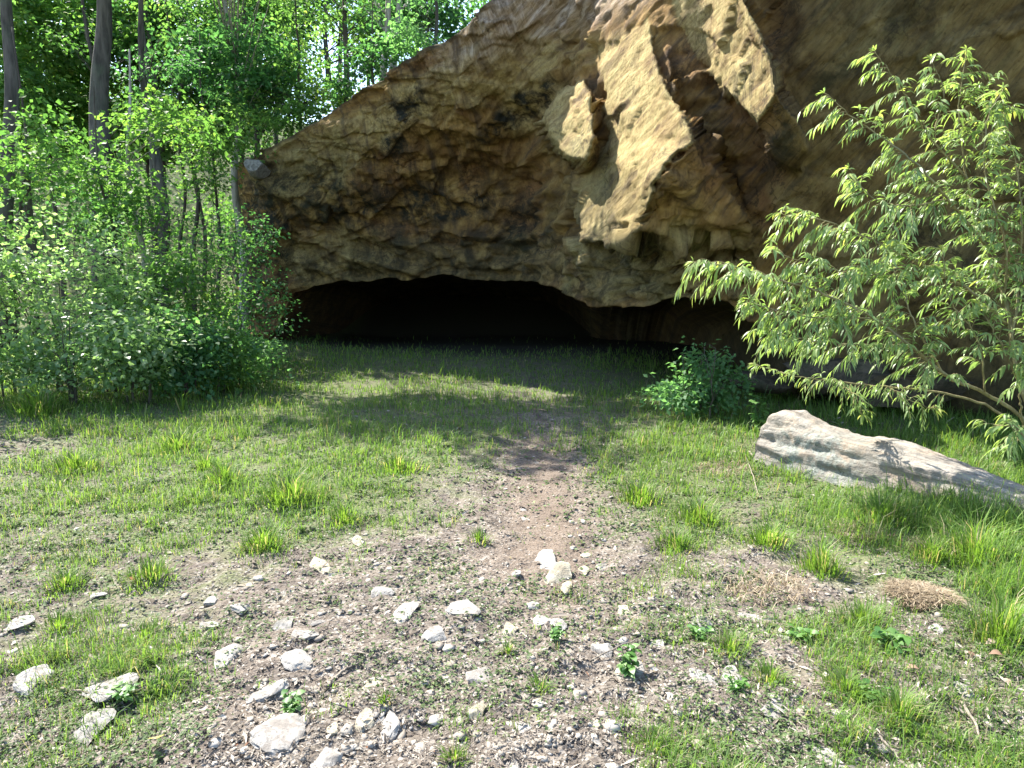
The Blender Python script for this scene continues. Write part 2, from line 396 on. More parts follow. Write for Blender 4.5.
# ------------------------------------------------------------------ ground sheet
def axis(lo, hi, c, fine, n):
    # spacing 'fine' at c, growing smoothly outwards
    k = 1.0
    t = np.linspace(0, 1, n)
    def side(L, m):
        q = np.linspace(0, 1, m); a = max(np.log(max(L / (fine * m), 1.0001)) * 1.55, 1e-3)
        return L * (np.exp(a * q) - 1) / (np.exp(a) - 1)
    up = side(hi - c, n // 2); dn = side(c - lo, n // 2)
    return np.concatenate([(c - dn)[::-1], (c + up)[1:]])
def trod(x, y):
    px, py = project(x, np.maximum(y, .8), 0 * x); return np.exp(-((px - 545 - .12 * (py - 500)) / (34 + .22 * np.clip(py - 440, 0, 200))) ** 2) * sstep(425, 450, py) * sstep(640, 560, py)
gx = axis(-120, 120, 0, .022, 760); gy = axis(-40, 200, 2.9, .022, 640)
X, Y = np.meshgrid(gx, gy); Z = gz(X, Y)
nx, ny = len(gx), len(gy)
i, j = np.meshgrid(np.arange(ny - 1), np.arange(nx - 1), indexing='ij')
gf = np.stack([i * nx + j, i * nx + j + 1, (i + 1) * nx + j + 1, (i + 1) * nx + j], -1).reshape(-1, 4)
gr = mk('ground', np.stack([X, Y, Z], -1).reshape(-1, 3), [gf], M['ground'], smooth=True, attrs={'path': trod(X.ravel(), Y.ravel()), 'cave': (sstep(14.5, 18.0, Y + .35 * X) * sstep(-6.5, -5, X)).ravel(), 'cover': np.where(Y.ravel() > 21, 1.0, cover(X.ravel(), Y.ravel()))})  # the cave mask marks where the ground is painted dark for shade
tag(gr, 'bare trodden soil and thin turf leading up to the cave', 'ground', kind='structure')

# ------------------------------------------------------------------ the cliff with its overhang and cave
def curve(pts, x):
    pts = np.array(pts, float); return np.interp(x, pts[:, 0], pts[:, 1])
brow_py = [(240, 165), (262, 152), (275, 145), (300, 128), (330, 108), (355, 92), (385, 74), (410, 60), (440, 42), (465, 26), (490, 2), (520, -18), (600, -62), (700, -108), (800, -150), (950, -205), (1100, -255), (1400, -330)]
brow_Y = [(240, 23), (258, 18.6), (266, 17.5), (300, 17.0), (380, 15.5), (490, 13.7), (560, 13.2), (600, 12.6), (640, 11.6), (700, 10.4), (800, 8.8), (950, 7.4), (1100, 6.5), (1400, 5.4)]
mouth_py = [(240, 352), (262, 348), (276, 330), (286, 306), (294, 292), (315, 287), (345, 280), (400, 279), (470, 277), (500, 281), (530, 282), (552, 288), (572, 298), (592, 306), (625, 309), (650, 306), (664, 300), (700, 297), (728, 304), (748, 322), (790, 332), (820, 336), (1000, 345), (1400, 360)]
mouth_Y = [(240, 23), (258, 19.6), (270, 19), (300, 18.8), (430, 18.2), (520, 17.3), (575, 14.2), (600, 12.5), (640, 11.9), (700, 11.5), (760, 11.2), (850, 10.8), (1000, 9.6), (1100, 8.9), (1400, 7.4)]
cpx = np.concatenate([np.arange(240, 1040, 2.2), np.arange(1040, 1400, 9)])
NR = 190
v = np.linspace(0, 1, NR)
PX = np.repeat(cpx[None], NR, 0)
by, bY = curve(brow_py, cpx), curve(brow_Y, cpx)
my, mY = curve(mouth_py, cpx), curve(mouth_Y, cpx)
jag = fbm(np.stack([cpx / 26, 0 * cpx, 0 * cpx], -1), 5, 77, .6) * 5.5 * sstep(285, 320, cpx)
my = my + jag
PY = my[None] * (1 - v[:, None]) + by[None] * v[:, None]
gL = np.interp(v, [0, .18, .38, .52, .68, .86, 1], [0, .06, .22, .52, .74, .93, 1])       # left: brow bulges, hollow below
gR = np.interp(v, [0, .1, .3, .5, .7, .9, 1], [0, .14, .36, .55, .73, .92, 1])
wR = sstep(520, 640, PX)
g = gL[:, None] * (1 - wR) + gR[:, None] * wR
D = mY[None] * (1 - g) + bY[None] * g

def facet(poly, mode='set', soft=1.0):
    """poly: (px,py,Y) fan from its first point; replaces the distance inside it"""
    global D
    poly = np.array(poly, float); hit = np.zeros(D.shape, bool); val = np.zeros(D.shape)
    c = poly.mean(0); n = len(poly)
    for k in range(n):
        a, b = poly[k], poly[(k + 1) % n]
        det = (b[1] - c[1]) * (a[0] - c[0]) + (c[0] - b[0]) * (a[1] - c[1])
        if abs(det) < 1e-6: continue
        w1 = ((b[1] - c[1]) * (PX - c[0]) + (c[0] - b[0]) * (PY - c[1])) / det
        w2 = ((c[1] - a[1]) * (PX - c[0]) + (a[0] - c[0]) * (PY - c[1])) / det
        w0 = 1 - w1 - w2; ins = (w0 >= -1e-6) & (w1 >= -1e-6) & (w2 >= -1e-6)
        val = np.where(ins, w1 * a[2] + w2 * b[2] + w0 * c[2], val); hit |= ins
    D = np.where(hit, np.minimum(D, val) if mode == 'min' else val, D)
    return hit

# broad buttress below the lit nose
facet([(585, 130, 12.6), (650, 14, 12.0), (664, 44, 11.2), (698, 140, 9.6), (712, 150, 9.65), (742, 215, 10.2), (725, 300, 11.5), (625, 309, 12.3), (570, 250, 12.9)], 'min')
# small pale lobe left of the nose
hitB = facet([(543, 118, 13.2), (552, 102, 13.1), (583, 78, 12.5), (592, 95, 11.7), (597, 140, 11.0), (590, 166, 11.2), (566, 158, 11.9), (550, 140, 12.8)], 'min')
# lit nose: a long face turned to the left, nearest along its right arris
hitA = facet([(600, 64, 12.3), (628, 40, 11.9), (648, 18, 11.5), (656, 55, 10.8), (668, 84, 10.3), (683, 110, 9.8), (697, 142, 9.3), (670, 160, 9.45), (652, 192, 9.4), (640, 236, 10.3), (612, 248, 10.8), (583, 244, 11.7), (570, 214, 12.7), (588, 178, 12.5), (608, 135, 12.4)], 'min')
# second lit face, upper right
hitC = facet([(664, -70, 12.1), (672, 0, 11.9), (680, 26, 11.6), (694, 54, 11.1), (716, 84, 10.4), (742, 112, 9.5), (757, 124, 9.0), (780, 90, 8.1), (776, 62, 8.15), (763, 30, 8.3), (748, 0, 8.6), (726, -70, 9.3)], 'min')
# broken brow block to the right of it
facet([(757, 124, 9.05), (780, 90, 8.15), (800, 118, 8.5), (812, 150, 8.8), (800, 172, 9.3), (775, 158, 9.5)], 'min')
# the buttress goes on to the right of the nose's lower arris
facet([(697, 143, 9.42), (716, 165, 9.75), (744, 215, 10.2), (738, 258, 10.7), (690, 240, 10.75), (640, 238, 10.5), (652, 193, 9.55), (670, 161, 9.55)], 'min')
# broken blocks near the lip of the cave
facet([(574, 236, 12.6), (583, 240, 12.3), (612, 246, 11.7), (640, 230, 11.4), (690, 226, 11.0), (738, 250, 10.9), (742, 300, 11.1), (690, 303, 11.7), (625, 312, 12.1), (596, 306, 12.4), (580, 270, 12.6)], 'min')
D = D * (1 - .10 * sstep(540, 680, PX))
for _ in range(4):
    Dp = np.pad(D, 1, mode='edge'); D = (Dp[1:-1, 1:-1] * 4 + Dp[:-2, 1:-1] + Dp[2:, 1:-1] + Dp[1:-1, :-2] + Dp[1:-1, 2:]) / 8
W = P(PX, PY, D)

def grid_normals(W):
    du = np.gradient(W, axis=1); dv = np.gradient(W, axis=0)
    n = unit(np.cross(du, dv)); return n
Nn = grid_normals(W); Nn = np.where((Nn[..., 1:2] > 0.2), -Nn, Nn)
for _ in range(6):
    Np = np.pad(Nn, ((1, 1), (1, 1), (0, 0)), mode='edge'); Nn = unit(Np[1:-1, 1:-1] + Np[:-2, 1:-1] + Np[2:, 1:-1] + Np[1:-1, :-2] + Np[1:-1, 2:])
q = W.reshape(-1, 3)
warp = np.stack([fbm(q * .8, 3, 31), fbm(q * .8, 3, 32), fbm(q * .8, 3, 33)], -1) * .5
big = fbm(q * .55 + warp, 3, 41)
bed = np.array([[.35, .25, 1.0]])                                 # tilted bedding
zz = (q * bed).sum(1) + warp[:, 0] * .5
led = np.abs(((zz * 1.35) % 1.0) - .5) * 2
led2 = np.abs(((zz * 4.1 + .3 * warp[:, 1]) % 1.0) - .5) * 2
rid = ridged(q * 1.3 + warp * 1.3, 4, 51)
fine = fbm(q * 5.5, 4, 61)
faceted = np.zeros(D.shape, bool) | hitA | hitC
faceted |= hitB
calm = np.where(faceted.ravel(), .30, 1.0)
blocky = (sstep(215, 240, PY) * sstep(600, 630, PX) * sstep(760, 730, PX)).ravel()
uvq = np.stack([PX * .055, PY * .13, 0 * PX], -1).reshape(-1, 3) + warp * .8
blk = _hash(np.floor(uvq[:, 0] + .5 * np.floor(uvq[:, 1])), np.floor(uvq[:, 1]), 0 * uvq[:, 0], 5) - .5
hollow = (sstep(.75, .45, np.repeat(v[:, None], len(cpx), 1)) * (1 - sstep(520, 600, PX))).ravel()
calm = calm * (1 - .7 * sstep(720, 800, PX).ravel())
calm = calm * (1 - .65 * (sstep(585, 610, PX) * sstep(710, 690, PX) * sstep(95, 60, PY)).ravel())
def chips(q, cell, stretch, seed):
    # planar fracture facets: every cell of rock is a tilted plane with its own offset
    p = q / (cell * np.array(stretch)); b = np.floor(p); best = np.full(len(p), 1e9); off = np.zeros(len(p))
    for dx in (-1, 0, 1):
        for dy in (-1, 0, 1):
            for dz in (-1, 0, 1):
                c = b + [dx, dy, dz]; h = [_hash(c[:, 0], c[:, 1], c[:, 2], seed + k) for k in range(7)]
                v_ = p - (c + np.stack(h[:3], -1)); d_ = (v_ ** 2).sum(1); m_ = d_ < best
                o_ = (v_ * (np.stack(h[3:6], -1) - .5)).sum(1) * 1.5 + (h[6] - .5) * .9
                best = np.where(m_, d_, best); off = np.where(m_, o_, off)
    return off
qw = q + .18 * warp
ch = .26 * chips(qw, 1.25, (1.2, 1.2, .7), 801) + .13 * chips(qw, .5, (1.3, 1.3, .6), 811)
dis = .85 * calm * ch + calm * (.16 * big + (.10 + .30 * hollow) * (led ** 2 - .4) * (.5 + .5 * vn(q * .7, 7)) + .05 * (led2 - .5) + (.07 + .16 * hollow) * (rid - .72)) + (.018 + .04 * calm) * fine + .60 * blk * blocky + .09 * (ridged(q * 3.1 + warp * 2, 3, 71) - .7) * calm ** 1.5
edge = np.minimum(sstep(0, .04, np.repeat(v[:, None], len(cpx), 1)).ravel() + .35, 1)
W = W + Nn * (dis * edge).reshape(D.shape)[..., None]

# rows behind: brow rolling back onto the wooded top, and the cave roof running in under the hill
back = unit(np.array([.50, .86, 0.]))
top = W[-1]; rows_top = []
for s, h in ((.12, .06), (.35, .12), (.8, .2), (1.6, .32), (3, .7), (6, 2.0), (11, 4.6), (18, 8), (30, 13)):
    r_ = top + back * s; r_[:, 2] += h + .12 * fbm(r_ * .8, 3, 91) * min(s, 1); rows_top.append(r_)
bot = W[0]; deep = np.interp(cpx, [262, 280, 300, 660, 740, 785, 825, 1100], [.3, 1.0, 1.0, 1.0, 1.0, .9, .2, .14])
floor_z = gz(bot[:, 0], bot[:, 1])
rows_bot = []
for s, dz in ((.25, .10), (.8, .22), (2.0, .30), (4.0, .20), (6.5, .0), (9.0, -.3), (11.0, -1.1), (12.5, -2.4), (13.0, -4.)):
    r_ = bot + np.array([.12, .99, 0]) * (s * deep)[:, None]
    shallow = (deep < .5)
    zc = bot[:, 2] + dz
    zs = bot[:, 2] + (floor_z - .5 - bot[:, 2]) * min(1, (s / 9.0)) ** .8
    r_[:, 2] = np.where(shallow, zs, zc) + .08 * fbm(r_ * 1.7, 3, 95)
    if 0.5 < s < 12:
        # low ledges in the wall under the right-hand overhang
        r_[:, 1] += np.where(shallow, .30 * fbm(r_ * np.array([1.0, 1, 5]), 3, 96), 0)
    rows_bot.append(r_)
ALL = np.stack(rows_bot[::-1] + list(W) + rows_top)
nr, nc = ALL.shape[:2]; nb = len(rows_bot); ntp = len(rows_top)
i, j = np.meshgrid(np.arange(nr - 1), np.arange(nc - 1), indexing='ij')
cf = np.stack([i * nc + j, i * nc + j + 1, (i + 1) * nc + j + 1, (i + 1) * nc + j], -1).reshape(-1, 4)
# mineral zones (ragged stains, whole pale faces, and shade painted over the lower band)
FPX = np.repeat(cpx[None], nr, 0)
FPY = np.vstack([np.repeat(PY[:1], nb, 0), PY, np.repeat(PY[-1:], ntp, 0)])
fv = np.concatenate([np.zeros(nb), v, np.ones(ntp)])[:, None] * np.ones((1, nc))
Q = ALL.reshape(-1, 3); nA = fbm(Q * .9, 5, 201).reshape(nr, nc); nB = fbm(Q * 2.6, 4, 202).reshape(nr, nc)
def blob(cx, cy, rx, ry, ang=0.0):
    a = math.radians(ang); dx, dy = FPX - cx, FPY - cy
    x = (dx * math.cos(a) - dy * math.sin(a)) / rx; y = (dx * math.sin(a) + dy * math.cos(a)) / ry
    return sstep(1.35, .55, np.sqrt(x * x + y * y) + .55 * nA + .35 * nB)
def fullmask(hit): return np.vstack([np.zeros((nb, nc), bool), hit, np.zeros((ntp, nc), bool)]).astype(float)
pale = np.maximum.reduce([.95 * fullmask(hitA), 1.0 * fullmask(hitC), .95 * fullmask(hitB), .8 * blob(622, 50, 26, 18, 40), .85 * blob(520, 66, 70, 26, 20), .8 * blob(430, 90, 60, 24, 35), .8 * blob(535, 100, 34, 30, 40), .7 * blob(350, 145, 80, 26, 30), .6 * blob(290, 165, 34, 34), .5 * blob(800, 215, 50, 10, -45), .75 * blob(655, 262, 80, 44), .45 * blob(330, 255, 60, 26), .5 * blob(700, 250, 60, 20)])  # nose, lobe and upper face are pale over their whole outline
dark = np.maximum.reduce([1. * blob(518, 108, 54, 13, 40), 1. * blob(400, 125, 18, 44, -20), .95 * blob(330, 195, 90, 26, -10), 1. * blob(440, 205, 70, 24), .9 * blob(520, 235, 15, 34), .6 * blob(675, 190, 20, 22), 1. * blob(262, 235, 34, 80), .6 * blob(715, 110, 20, 60, -28), .7 * blob(480, 238, 80, 14), .8 * blob(785, 135, 24, 30), .9 * blob(645, 250, 40, 12), .7 * blob(400, 240, 6, 30), .6 * blob(850, 60, 90, 14, 40), .7 * blob(690, 50, 14, 60, -25)])  # dark stains; the shade at the cliff's left end is painted in too
low = sstep(165, 215, FPY + 20 * nA) * fullmask(hitA)  # lower nose made greyer and dimmer: its weaker light put into the colour
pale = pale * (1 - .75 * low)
green = np.maximum.reduce([.85 * low, .8 * blob(655, 265, 95, 44), .95 * sstep(735, 850, FPX + 25 * nA), .75 * blob(600, 205, 50, 50), .5 * blob(300, 160, 50, 50), .5 * blob(440, 262, 220, 26), .5 * blob(570, 150, 26, 20), .5 * blob(650, 270, 50, 30)])  # also tints the lower band darker, as painted shade
gray = np.maximum.reduce([1. * sstep(.74, .92, fv + .1 * nA) * sstep(400, 520, FPX) * sstep(700, 640, FPX), .8 * blob(560, 16, 110, 22, 20)])
gray = gray * (1 - .9 * fullmask(hitC)) * (1 - .9 * fullmask(hitA)); dark = np.maximum.reduce([dark, .6 * blob(420, 272, 170, 22), .55 * blob(610, 285, 60, 24)]) * (1 - .6 * fullmask(hitC)) * (1 - .7 * fullmask(hitA))  # bottom band darkened against ground bounce: shade put into the colour
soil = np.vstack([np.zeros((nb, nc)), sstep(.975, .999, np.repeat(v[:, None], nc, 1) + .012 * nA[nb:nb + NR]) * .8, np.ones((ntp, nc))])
soil[:max(nb - 2, 0)] = .6  # inner cave roof mixed toward the same dark tone
# bedding streak coordinates: streaks rise to the right (metres along / across)
sc = .0185
def streaks(deg):
    a = math.radians(deg); return (FPX * math.cos(a) - FPY * math.sin(a)) * sc, (FPX * math.sin(a) + FPY * math.cos(a)) * sc
al1, ac1 = streaks(50); al2, ac2 = streaks(112); wst = sstep(560, 440, FPX + 40 * nA)
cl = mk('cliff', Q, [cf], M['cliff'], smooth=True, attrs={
    'stain_shade': np.stack([pale, dark, green], -1).reshape(-1, 3), 'gray': gray.ravel(), 'soil': soil.ravel(),
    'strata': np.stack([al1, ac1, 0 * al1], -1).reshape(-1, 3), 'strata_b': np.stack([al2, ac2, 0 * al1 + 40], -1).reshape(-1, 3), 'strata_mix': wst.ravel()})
tag(cl, 'overhanging brown sandstone cliff with a low dark cave beneath', 'cliff', kind='structure')

# ------------------------------------------------------------------ angular stones
_ico = {}
def ico(n):
    if n not in _ico:
        import bmesh
        bm = bmesh.new(); bmesh.ops.create_icosphere(bm, subdivisions=n, radius=1.0)
        bm.verts.ensure_lookup_table()
        _ico[n] = (np.array([v.co[:] for v in bm.verts]), np.array([[q.index for q in f.verts] for f in bm.faces])); bm.free()
    return _ico[n]
def stone_mesh(rng, sx, sy, sz, cuts=11, sub=4, rough=.05):
    V, f = ico(sub); V = V.copy(); seed = int(rng.integers(1e5))
    for k in range(cuts):
        n = unit(rng.normal(0, 1, 3) * np.array([1, 1, .8])); d = rng.uniform(.42, .82)
        t = V @ n - d; V -= np.where(t > 0, t, 0)[:, None] * n
    t = V[:, 2] - rng.uniform(.45, .7); V[:, 2] -= np.where(t > 0, t * .85, 0)
    V *= (1 + rough * fbm(V * 2.2 + seed, 4, 3) + .4 * rough * fbm(V * 7 + seed, 3, 4))[:, None]
    return V * np.array([sx, sy, sz]), f

def rot_z(V, a):
    c, s = math.cos(a), math.sin(a); return np.stack([V[:, 0] * c - V[:, 1] * s, V[:, 0] * s + V[:, 1] * c, V[:, 2]], -1)

STONES = [ # px, py, width px, material, label
 (96,596,14,'l','small white stone in thin grass below the broad low tuft'),
 (22,624,21,'l','whitish flat stone at the left edge above the larger white slab'),
 (31,683,30,'l','large white flat slab lying alone near the left edge'),
 (108,689,34,'l','large white stone with a weed growing from its right side'),
 (88,727,34,'g','long grey weathered stone lying below the white stone with the weed'),
 (246,586,16,'w','cream sliver of stone beside the bright grass tuft'),
 (212,602,15,'l','small pale stone left of a brighter white stone'),
 (241,609,19,'l','bright white blocky stone between two paler slivers'),
 (209,626,22,'l','thin flat pale stone just below the bright blocky one'),
 (226,658,27,'l','white wedge-shaped stone pointing down to the left'),
 (294,662,29,'l','blocky grey-white stone with a dark shaded right side above the weed'),
 (264,696,33,'l','broad white triangular stone left of the leafy weed'),
 (276,739,42,'l','largest grey-white flat rock at the bottom below the leafy weed'),
 (286,624,22,'g','dull grey stone half sunk in soil'),
 (306,636,22,'l','thin white stone slanting beside the half sunk grey one'),
 (320,623,13,'g','small dark-shaded stone above the thin white one'),
 (332,729,15,'w','small upright pinkish-white stone left of a tan pair'),
 (325,763,28,'l','pale stone cut by the bottom edge below the small upright one'),
 (320,567,26,'w','low cream stone with moss at its foot and a dark hollow'),
 (360,541,14,'w','little cream stone at the edge of the grass left of the path'),
 (363,724,25,'w','tan-white squarish stone in the pair near the bottom'),
 (391,727,23,'l','white rounded stone to the right of the tan squarish one'),
 (381,719,9,'l','tiny white stone between the tan and white pair'),
 (373,684,16,'w','small cream stone with a grass sprig below it'),
 (383,593,18,'g','grey lumpy stone in dark soil left of the path'),
 (403,613,24,'l','white stone with a pointed left end on dark soil'),
 (464,611,29,'l','large round-cornered white stone left of the path centre'),
 (435,639,27,'l','tall white stone leaning beside the round-cornered one'),
 (483,679,28,'l','white boulder-shaped stone above a tan flake'),
 (478,711,20,'w','tan flake of stone standing under the white boulder-shaped one'),
 (509,633,20,'w','cream stone with a grass tuft in front'),
 (516,574,10,'l','tiny white stone left of the pale double slab'),
 (546,563,29,'l','upper slab of the pale double slab on the path'),
 (557,577,25,'w','lower yellowish slab of the pale double slab on the path'),
 (567,588,12,'w','little yellow stone just below the double slab'),
 (536,606,14,'l','small white chip between the double slab and a split stone'),
 (543,622,18,'l','left half of a split white stone on the path'),
 (558,624,16,'l','right half of a split white stone on the path'),
 (601,568,17,'g','grey-pink stone right of the double slab'),
 (586,555,12,'w','small tan pebble above the grey-pink stone'),
 (584,571,12,'w','yellow-stained stone under the tan pebble'),
 (625,613,14,'w','lone yellowish stone right of the path'),
 (602,651,27,'l','bright white upright stone beside the green weed'),
 (637,672,18,'g','grey stone right of the green weed'),
 (659,646,18,'l','pale stone up and right of the green weed'),
 (596,724,12,'w','small oval cream stone low on the path'),
 (523,727,15,'l','white chip beside the lower path'),
 (639,725,18,'w','long tan splinter of stone pointing up right'),
 (509,764,16,'l','grey-white stone cut by the bottom edge on the path'),
 (524,510,7,'l','tiny white pebble far up the path'),
 (524,520,7,'l','tiny white pebble just below the other one far up the path'),
 (701,626,18,'l','pale stone in straw right of the path'),
 (750,619,17,'l','white stone in straw near the dead grass'),
 (734,679,22,'l','chalky stone among sprouts right of the weed'),
 (704,679,18,'g','grey stone just left of the chalky one among sprouts'),
 (774,712,25,'g','grey flat stone with a sprout at its lower end'),
 (827,760,36,'l','wide grey-white rock cut by the bottom edge among grass'),
 (785,639,15,'l','pale splinter of stone in dead grass'),
 (935,629,12,'l','small white stone below the straw mound'),
 (960,691,19,'g','grey-white oval stone standing on edge beside a stick'),
 (700,749,14,'w','buff stone near the bottom left of the wide rock'),
 (735,762,12,'w','small buff pebble at the bottom edge left of the wide rock'),
]
rng = R(7)
for (px, py, w, mt, lab) in STONES:
    g0 = G(px, py); Yd = g0[1]; wm = w * math.hypot(Yd, CAMZ) / F * .56
    V, f = stone_mesh(rng, wm * rng.uniform(.95, 1.1), wm * rng.uniform(1.15, 1.8), wm * rng.uniform(.24, .40), cuts=9, rough=.16)
    if 'upright' in lab or 'standing' in lab or 'tall' in lab: V = V * np.array([.8, .8, 2.0])
    if 'thin' in lab or 'sliver' in lab or 'splinter' in lab: V = V * np.array([1.15, .45, .8])
    V = rot_z(V, rng.uniform(-.5, .5)); tl = rng.normal(0, .10, 2) + np.array([0, .10]); V[:, 2] += V[:, 0] * tl[0] + V[:, 1] * tl[1]
    loc = g0 + np.array([0, 0, wm * .03])
    o = mk('stone', V, [f], M[{'l': 'limestone', 'w': 'stone_warm', 'g': 'stone_grey'}[mt]], loc=None, smooth=False)
    o.location = Vector(loc.tolist())
    for p_ in o.data.polygons: p_.use_smooth = True
    o.data.set_sharp_from_angle(angle=math.radians(28))
    tag(o, lab, 'stone', 'pale stones scattered over the bare soil')

# pale block at the cliff's left end, ledges of rock under the right overhang
V, f = stone_mesh(R(4), .32, .4, .26, 9)
o = mk('rock_block', V, [f], M['stone_grey'], smooth=False); o.location = Vector(P(257, 168, 17.3).tolist()); o.data.set_sharp_from_angle(angle=math.radians(28))
tag(o, 'pale square-edged rock block wedged at the left end of the cliff', 'rock')
for k, (px, py, Yd, sx, sz, lab) in enumerate([
    (775, 380, 10.7, .7, .22, 'mossy brown ledge rock behind the leafy bush'),
    (830, 376, 9.9, 1.1, .40, 'dark brown ledge rock under the overhang behind the willow'),
    (905, 388, 9.2, 1.0, .36, 'low dark ledge rock behind the lowest willow branch')]):
    V, f = stone_mesh(R(60 + k), sx, .6, sz, 12, 5)
    o = mk('ledge_rock', V, [f], M['ledge'], smooth=True); o.location = Vector(P(px, py, Yd).tolist()); o.data.set_sharp_from_angle(angle=math.radians(35))
    tag(o, lab, 'rock', 'rocks along the foot of the cliff')

# ------------------------------------------------------------------ the long boulder
def boulder():
    A = G(757, 463); B = G(1034, 526); ax = B - A; ax[2] = 0; L = np.linalg.norm(ax); ax /= L
    per = np.array([-ax[1], ax[0], 0.]);  per = per if per[1] > 0 else -per
    ns, nt_ = 190, 96
    s = np.linspace(-.03, 1.12, ns)
    hgt = np.interp(s, [-.03, -.015, .01, .05, .12, .22, .36, .5, .62, .75, .88, 1.0, 1.12], [.10, .38, .50, .55, .54, .45, .39, .39, .35, .29, .23, .17, .09])
    wid = np.interp(s, [-.03, 0, .05, .2, .5, .8, 1.12], [.06, .32, .46, .52, .50, .46, .38])
    th = np.linspace(-.25 * np.pi, 1.25 * np.pi, nt_)                # front-low -> top -> back-low
    ct, st = np.cos(th), np.sin(th)
    sq = lambda c, p: np.sign(c) * np.abs(c) ** p
    prof_y = -sq(ct, .62); prof_z = sq(st, .7)                          # -1 front .. +1 back
    lean = .02
    Pp = A[None, None] + ax * (s[:, None, None] * L) + per * ((prof_y[None] * .5 + .48 + lean * prof_z[None]) * wid[:, None])[..., None]
    zz = np.where(prof_z > 0, prof_z, prof_z * .35)[None] * hgt[:, None]
    Pp[..., 2] = A[2] * 0 + gz(Pp[..., 0], Pp[..., 1]) * 0 + zz + (A[2] * (1 - s) + B[2] * s)[:, None]
    q = Pp.reshape(-1, 3)
    loc = np.stack([(q - A) @ ax, (q - A) @ per, q[:, 2]], -1)
    c = (A[None] + ax * (np.clip(loc[:, :1], 0, L)) + per * .3); c[:, 2] = .12
    n = unit(q - c)
    wl = loc[:, 1] * 1.2 + loc[:, 2] * 5 + .35 * fbm(loc * 2, 3, 8) + .25 * loc[:, 0]
    lay = np.abs((wl * 1.15) % 1 - .5) * 2
    d = .055 * fbm(loc * np.array([1.3, 3, 3]), 4, 21) + .035 * (lay ** .6 - .6) + .05 * (ridged(loc * np.array([1.5, 4, 4]), 4, 22) - .7) + .014 * fbm(loc * 14, 4, 23)
    q = q + n * d[:, None]
    lich = sstep(.05, .35, loc[:, 0]) * sstep(1.35, .8, loc[:, 0]) * sstep(.38, .22, loc[:, 1]) * sstep(.46, .30, loc[:, 2])
    i, j = np.meshgrid(np.arange(ns - 1), np.arange(nt_ - 1), indexing='ij')
    f = np.stack([i * nt_ + j, i * nt_ + j + 1, (i + 1) * nt_ + j + 1, (i + 1) * nt_ + j], -1).reshape(-1, 4)
    f0 = np.arange(nt_)[None]; f1 = ((ns - 1) * nt_ + np.arange(nt_))[None, ::-1]
    o = mk('boulder', q, [f, f0, f1], M['boulder'], loc=A, smooth=True, attrs={'bed': loc, 'lichen': lich})
    tag(o, 'long grey weathered boulder sloping into the grass under the willow', 'boulder')
boulder()

# ------------------------------------------------------------------ grass, ground cover, litter
def scatter(n, seed, px=(-260, 1290), py=(338, 830)):
    rng = R(seed); a = rng.uniform(*px, n); b = rng.uniform(*py, n); g0 = G(a, b)
    ok = (g0[:, 1] < 26); return g0[ok], rng
def boulder_clear(g0):
    a = G(757, 463)[:2]; b = G(1034, 526)[:2]; ab = b - a; t = np.clip(((g0[:, :2] - a) @ ab) / (ab @ ab), 0, 1.1)
    pr = np.array([-ab[1], ab[0]]) / np.linalg.norm(ab); pr = pr if pr[1] > 0 else -pr
    s = (g0[:, :2] - a) @ pr; tt = ((g0[:, :2] - a) @ ab) / (ab @ ab)
    return ~((s > .06) & (s < .60) & (tt > 0) & (tt < 1.1))
def grass():
    g0, rng = scatter(500000, 21)
    n = len(g0); x, y = g0[:, 0], g0[:, 1]
    cv = cover(x, y); q = np.stack([x, y, 0 * x], -1)
    patch = .55 * fbm(q * 1.1, 3, 301) + .45 * fbm(q * 4.2, 3, 302)
    px, py = project(x, y, 0 * x)
    dens = np.clip((cv - .5) * 1.35 + .42 + patch * 1.25 - .06, 0, 1) ** 1.5
    dens = np.clip(dens + .30 * sstep(7.5, 10, y), 0, 1)
    dens *= 1 - .92 * sstep(15.0, 19.5, y + .35 * x) * sstep(-6.2, -5, x)                       # bare under the overhang
    keep = (rng.random(n) < dens) & boulder_clear(g0); g0 = g0[keep]; x, y, cv, patch = x[keep], y[keep], cv[keep], patch[keep]; n = len(g0)
    px, py = project(x, y, 0 * x)
    tall = sstep(.55, 1.0, cv) * sstep(640, 860, px) * .9 + .5 * sstep(5.5, 9, y)
    H = (.022 + .045 * np.clip(cv, 0, 1) + .055 * tall) * rng.lognormal(0, .42, n) * (1 + 1.1 * np.clip(patch, -.5, 1))
    Wd = np.maximum(.0035, .0009 * y) * rng.uniform(.7, 1.4, n)
    rnd = np.clip(.42 + .28 * patch + rng.normal(0, .22, n), 0, 1)
    dry = rng.random(n) < np.clip(.04 + .16 * (1 - cv), 0, .3); rnd = np.where(dry, rng.uniform(.9, 1, n), np.minimum(rnd, .88))
    acc = Acc(); blades(acc, g0 - np.array([0, 0, .006]), rng.uniform(0, 2 * np.pi, n), H, Wd, rng.uniform(.2, 1.3, n), rnd)
    tag(acc.build('grass', M['grass']), 'thin rough grass over the clearing, thickest along the cliff', None, kind='stuff')
grass()

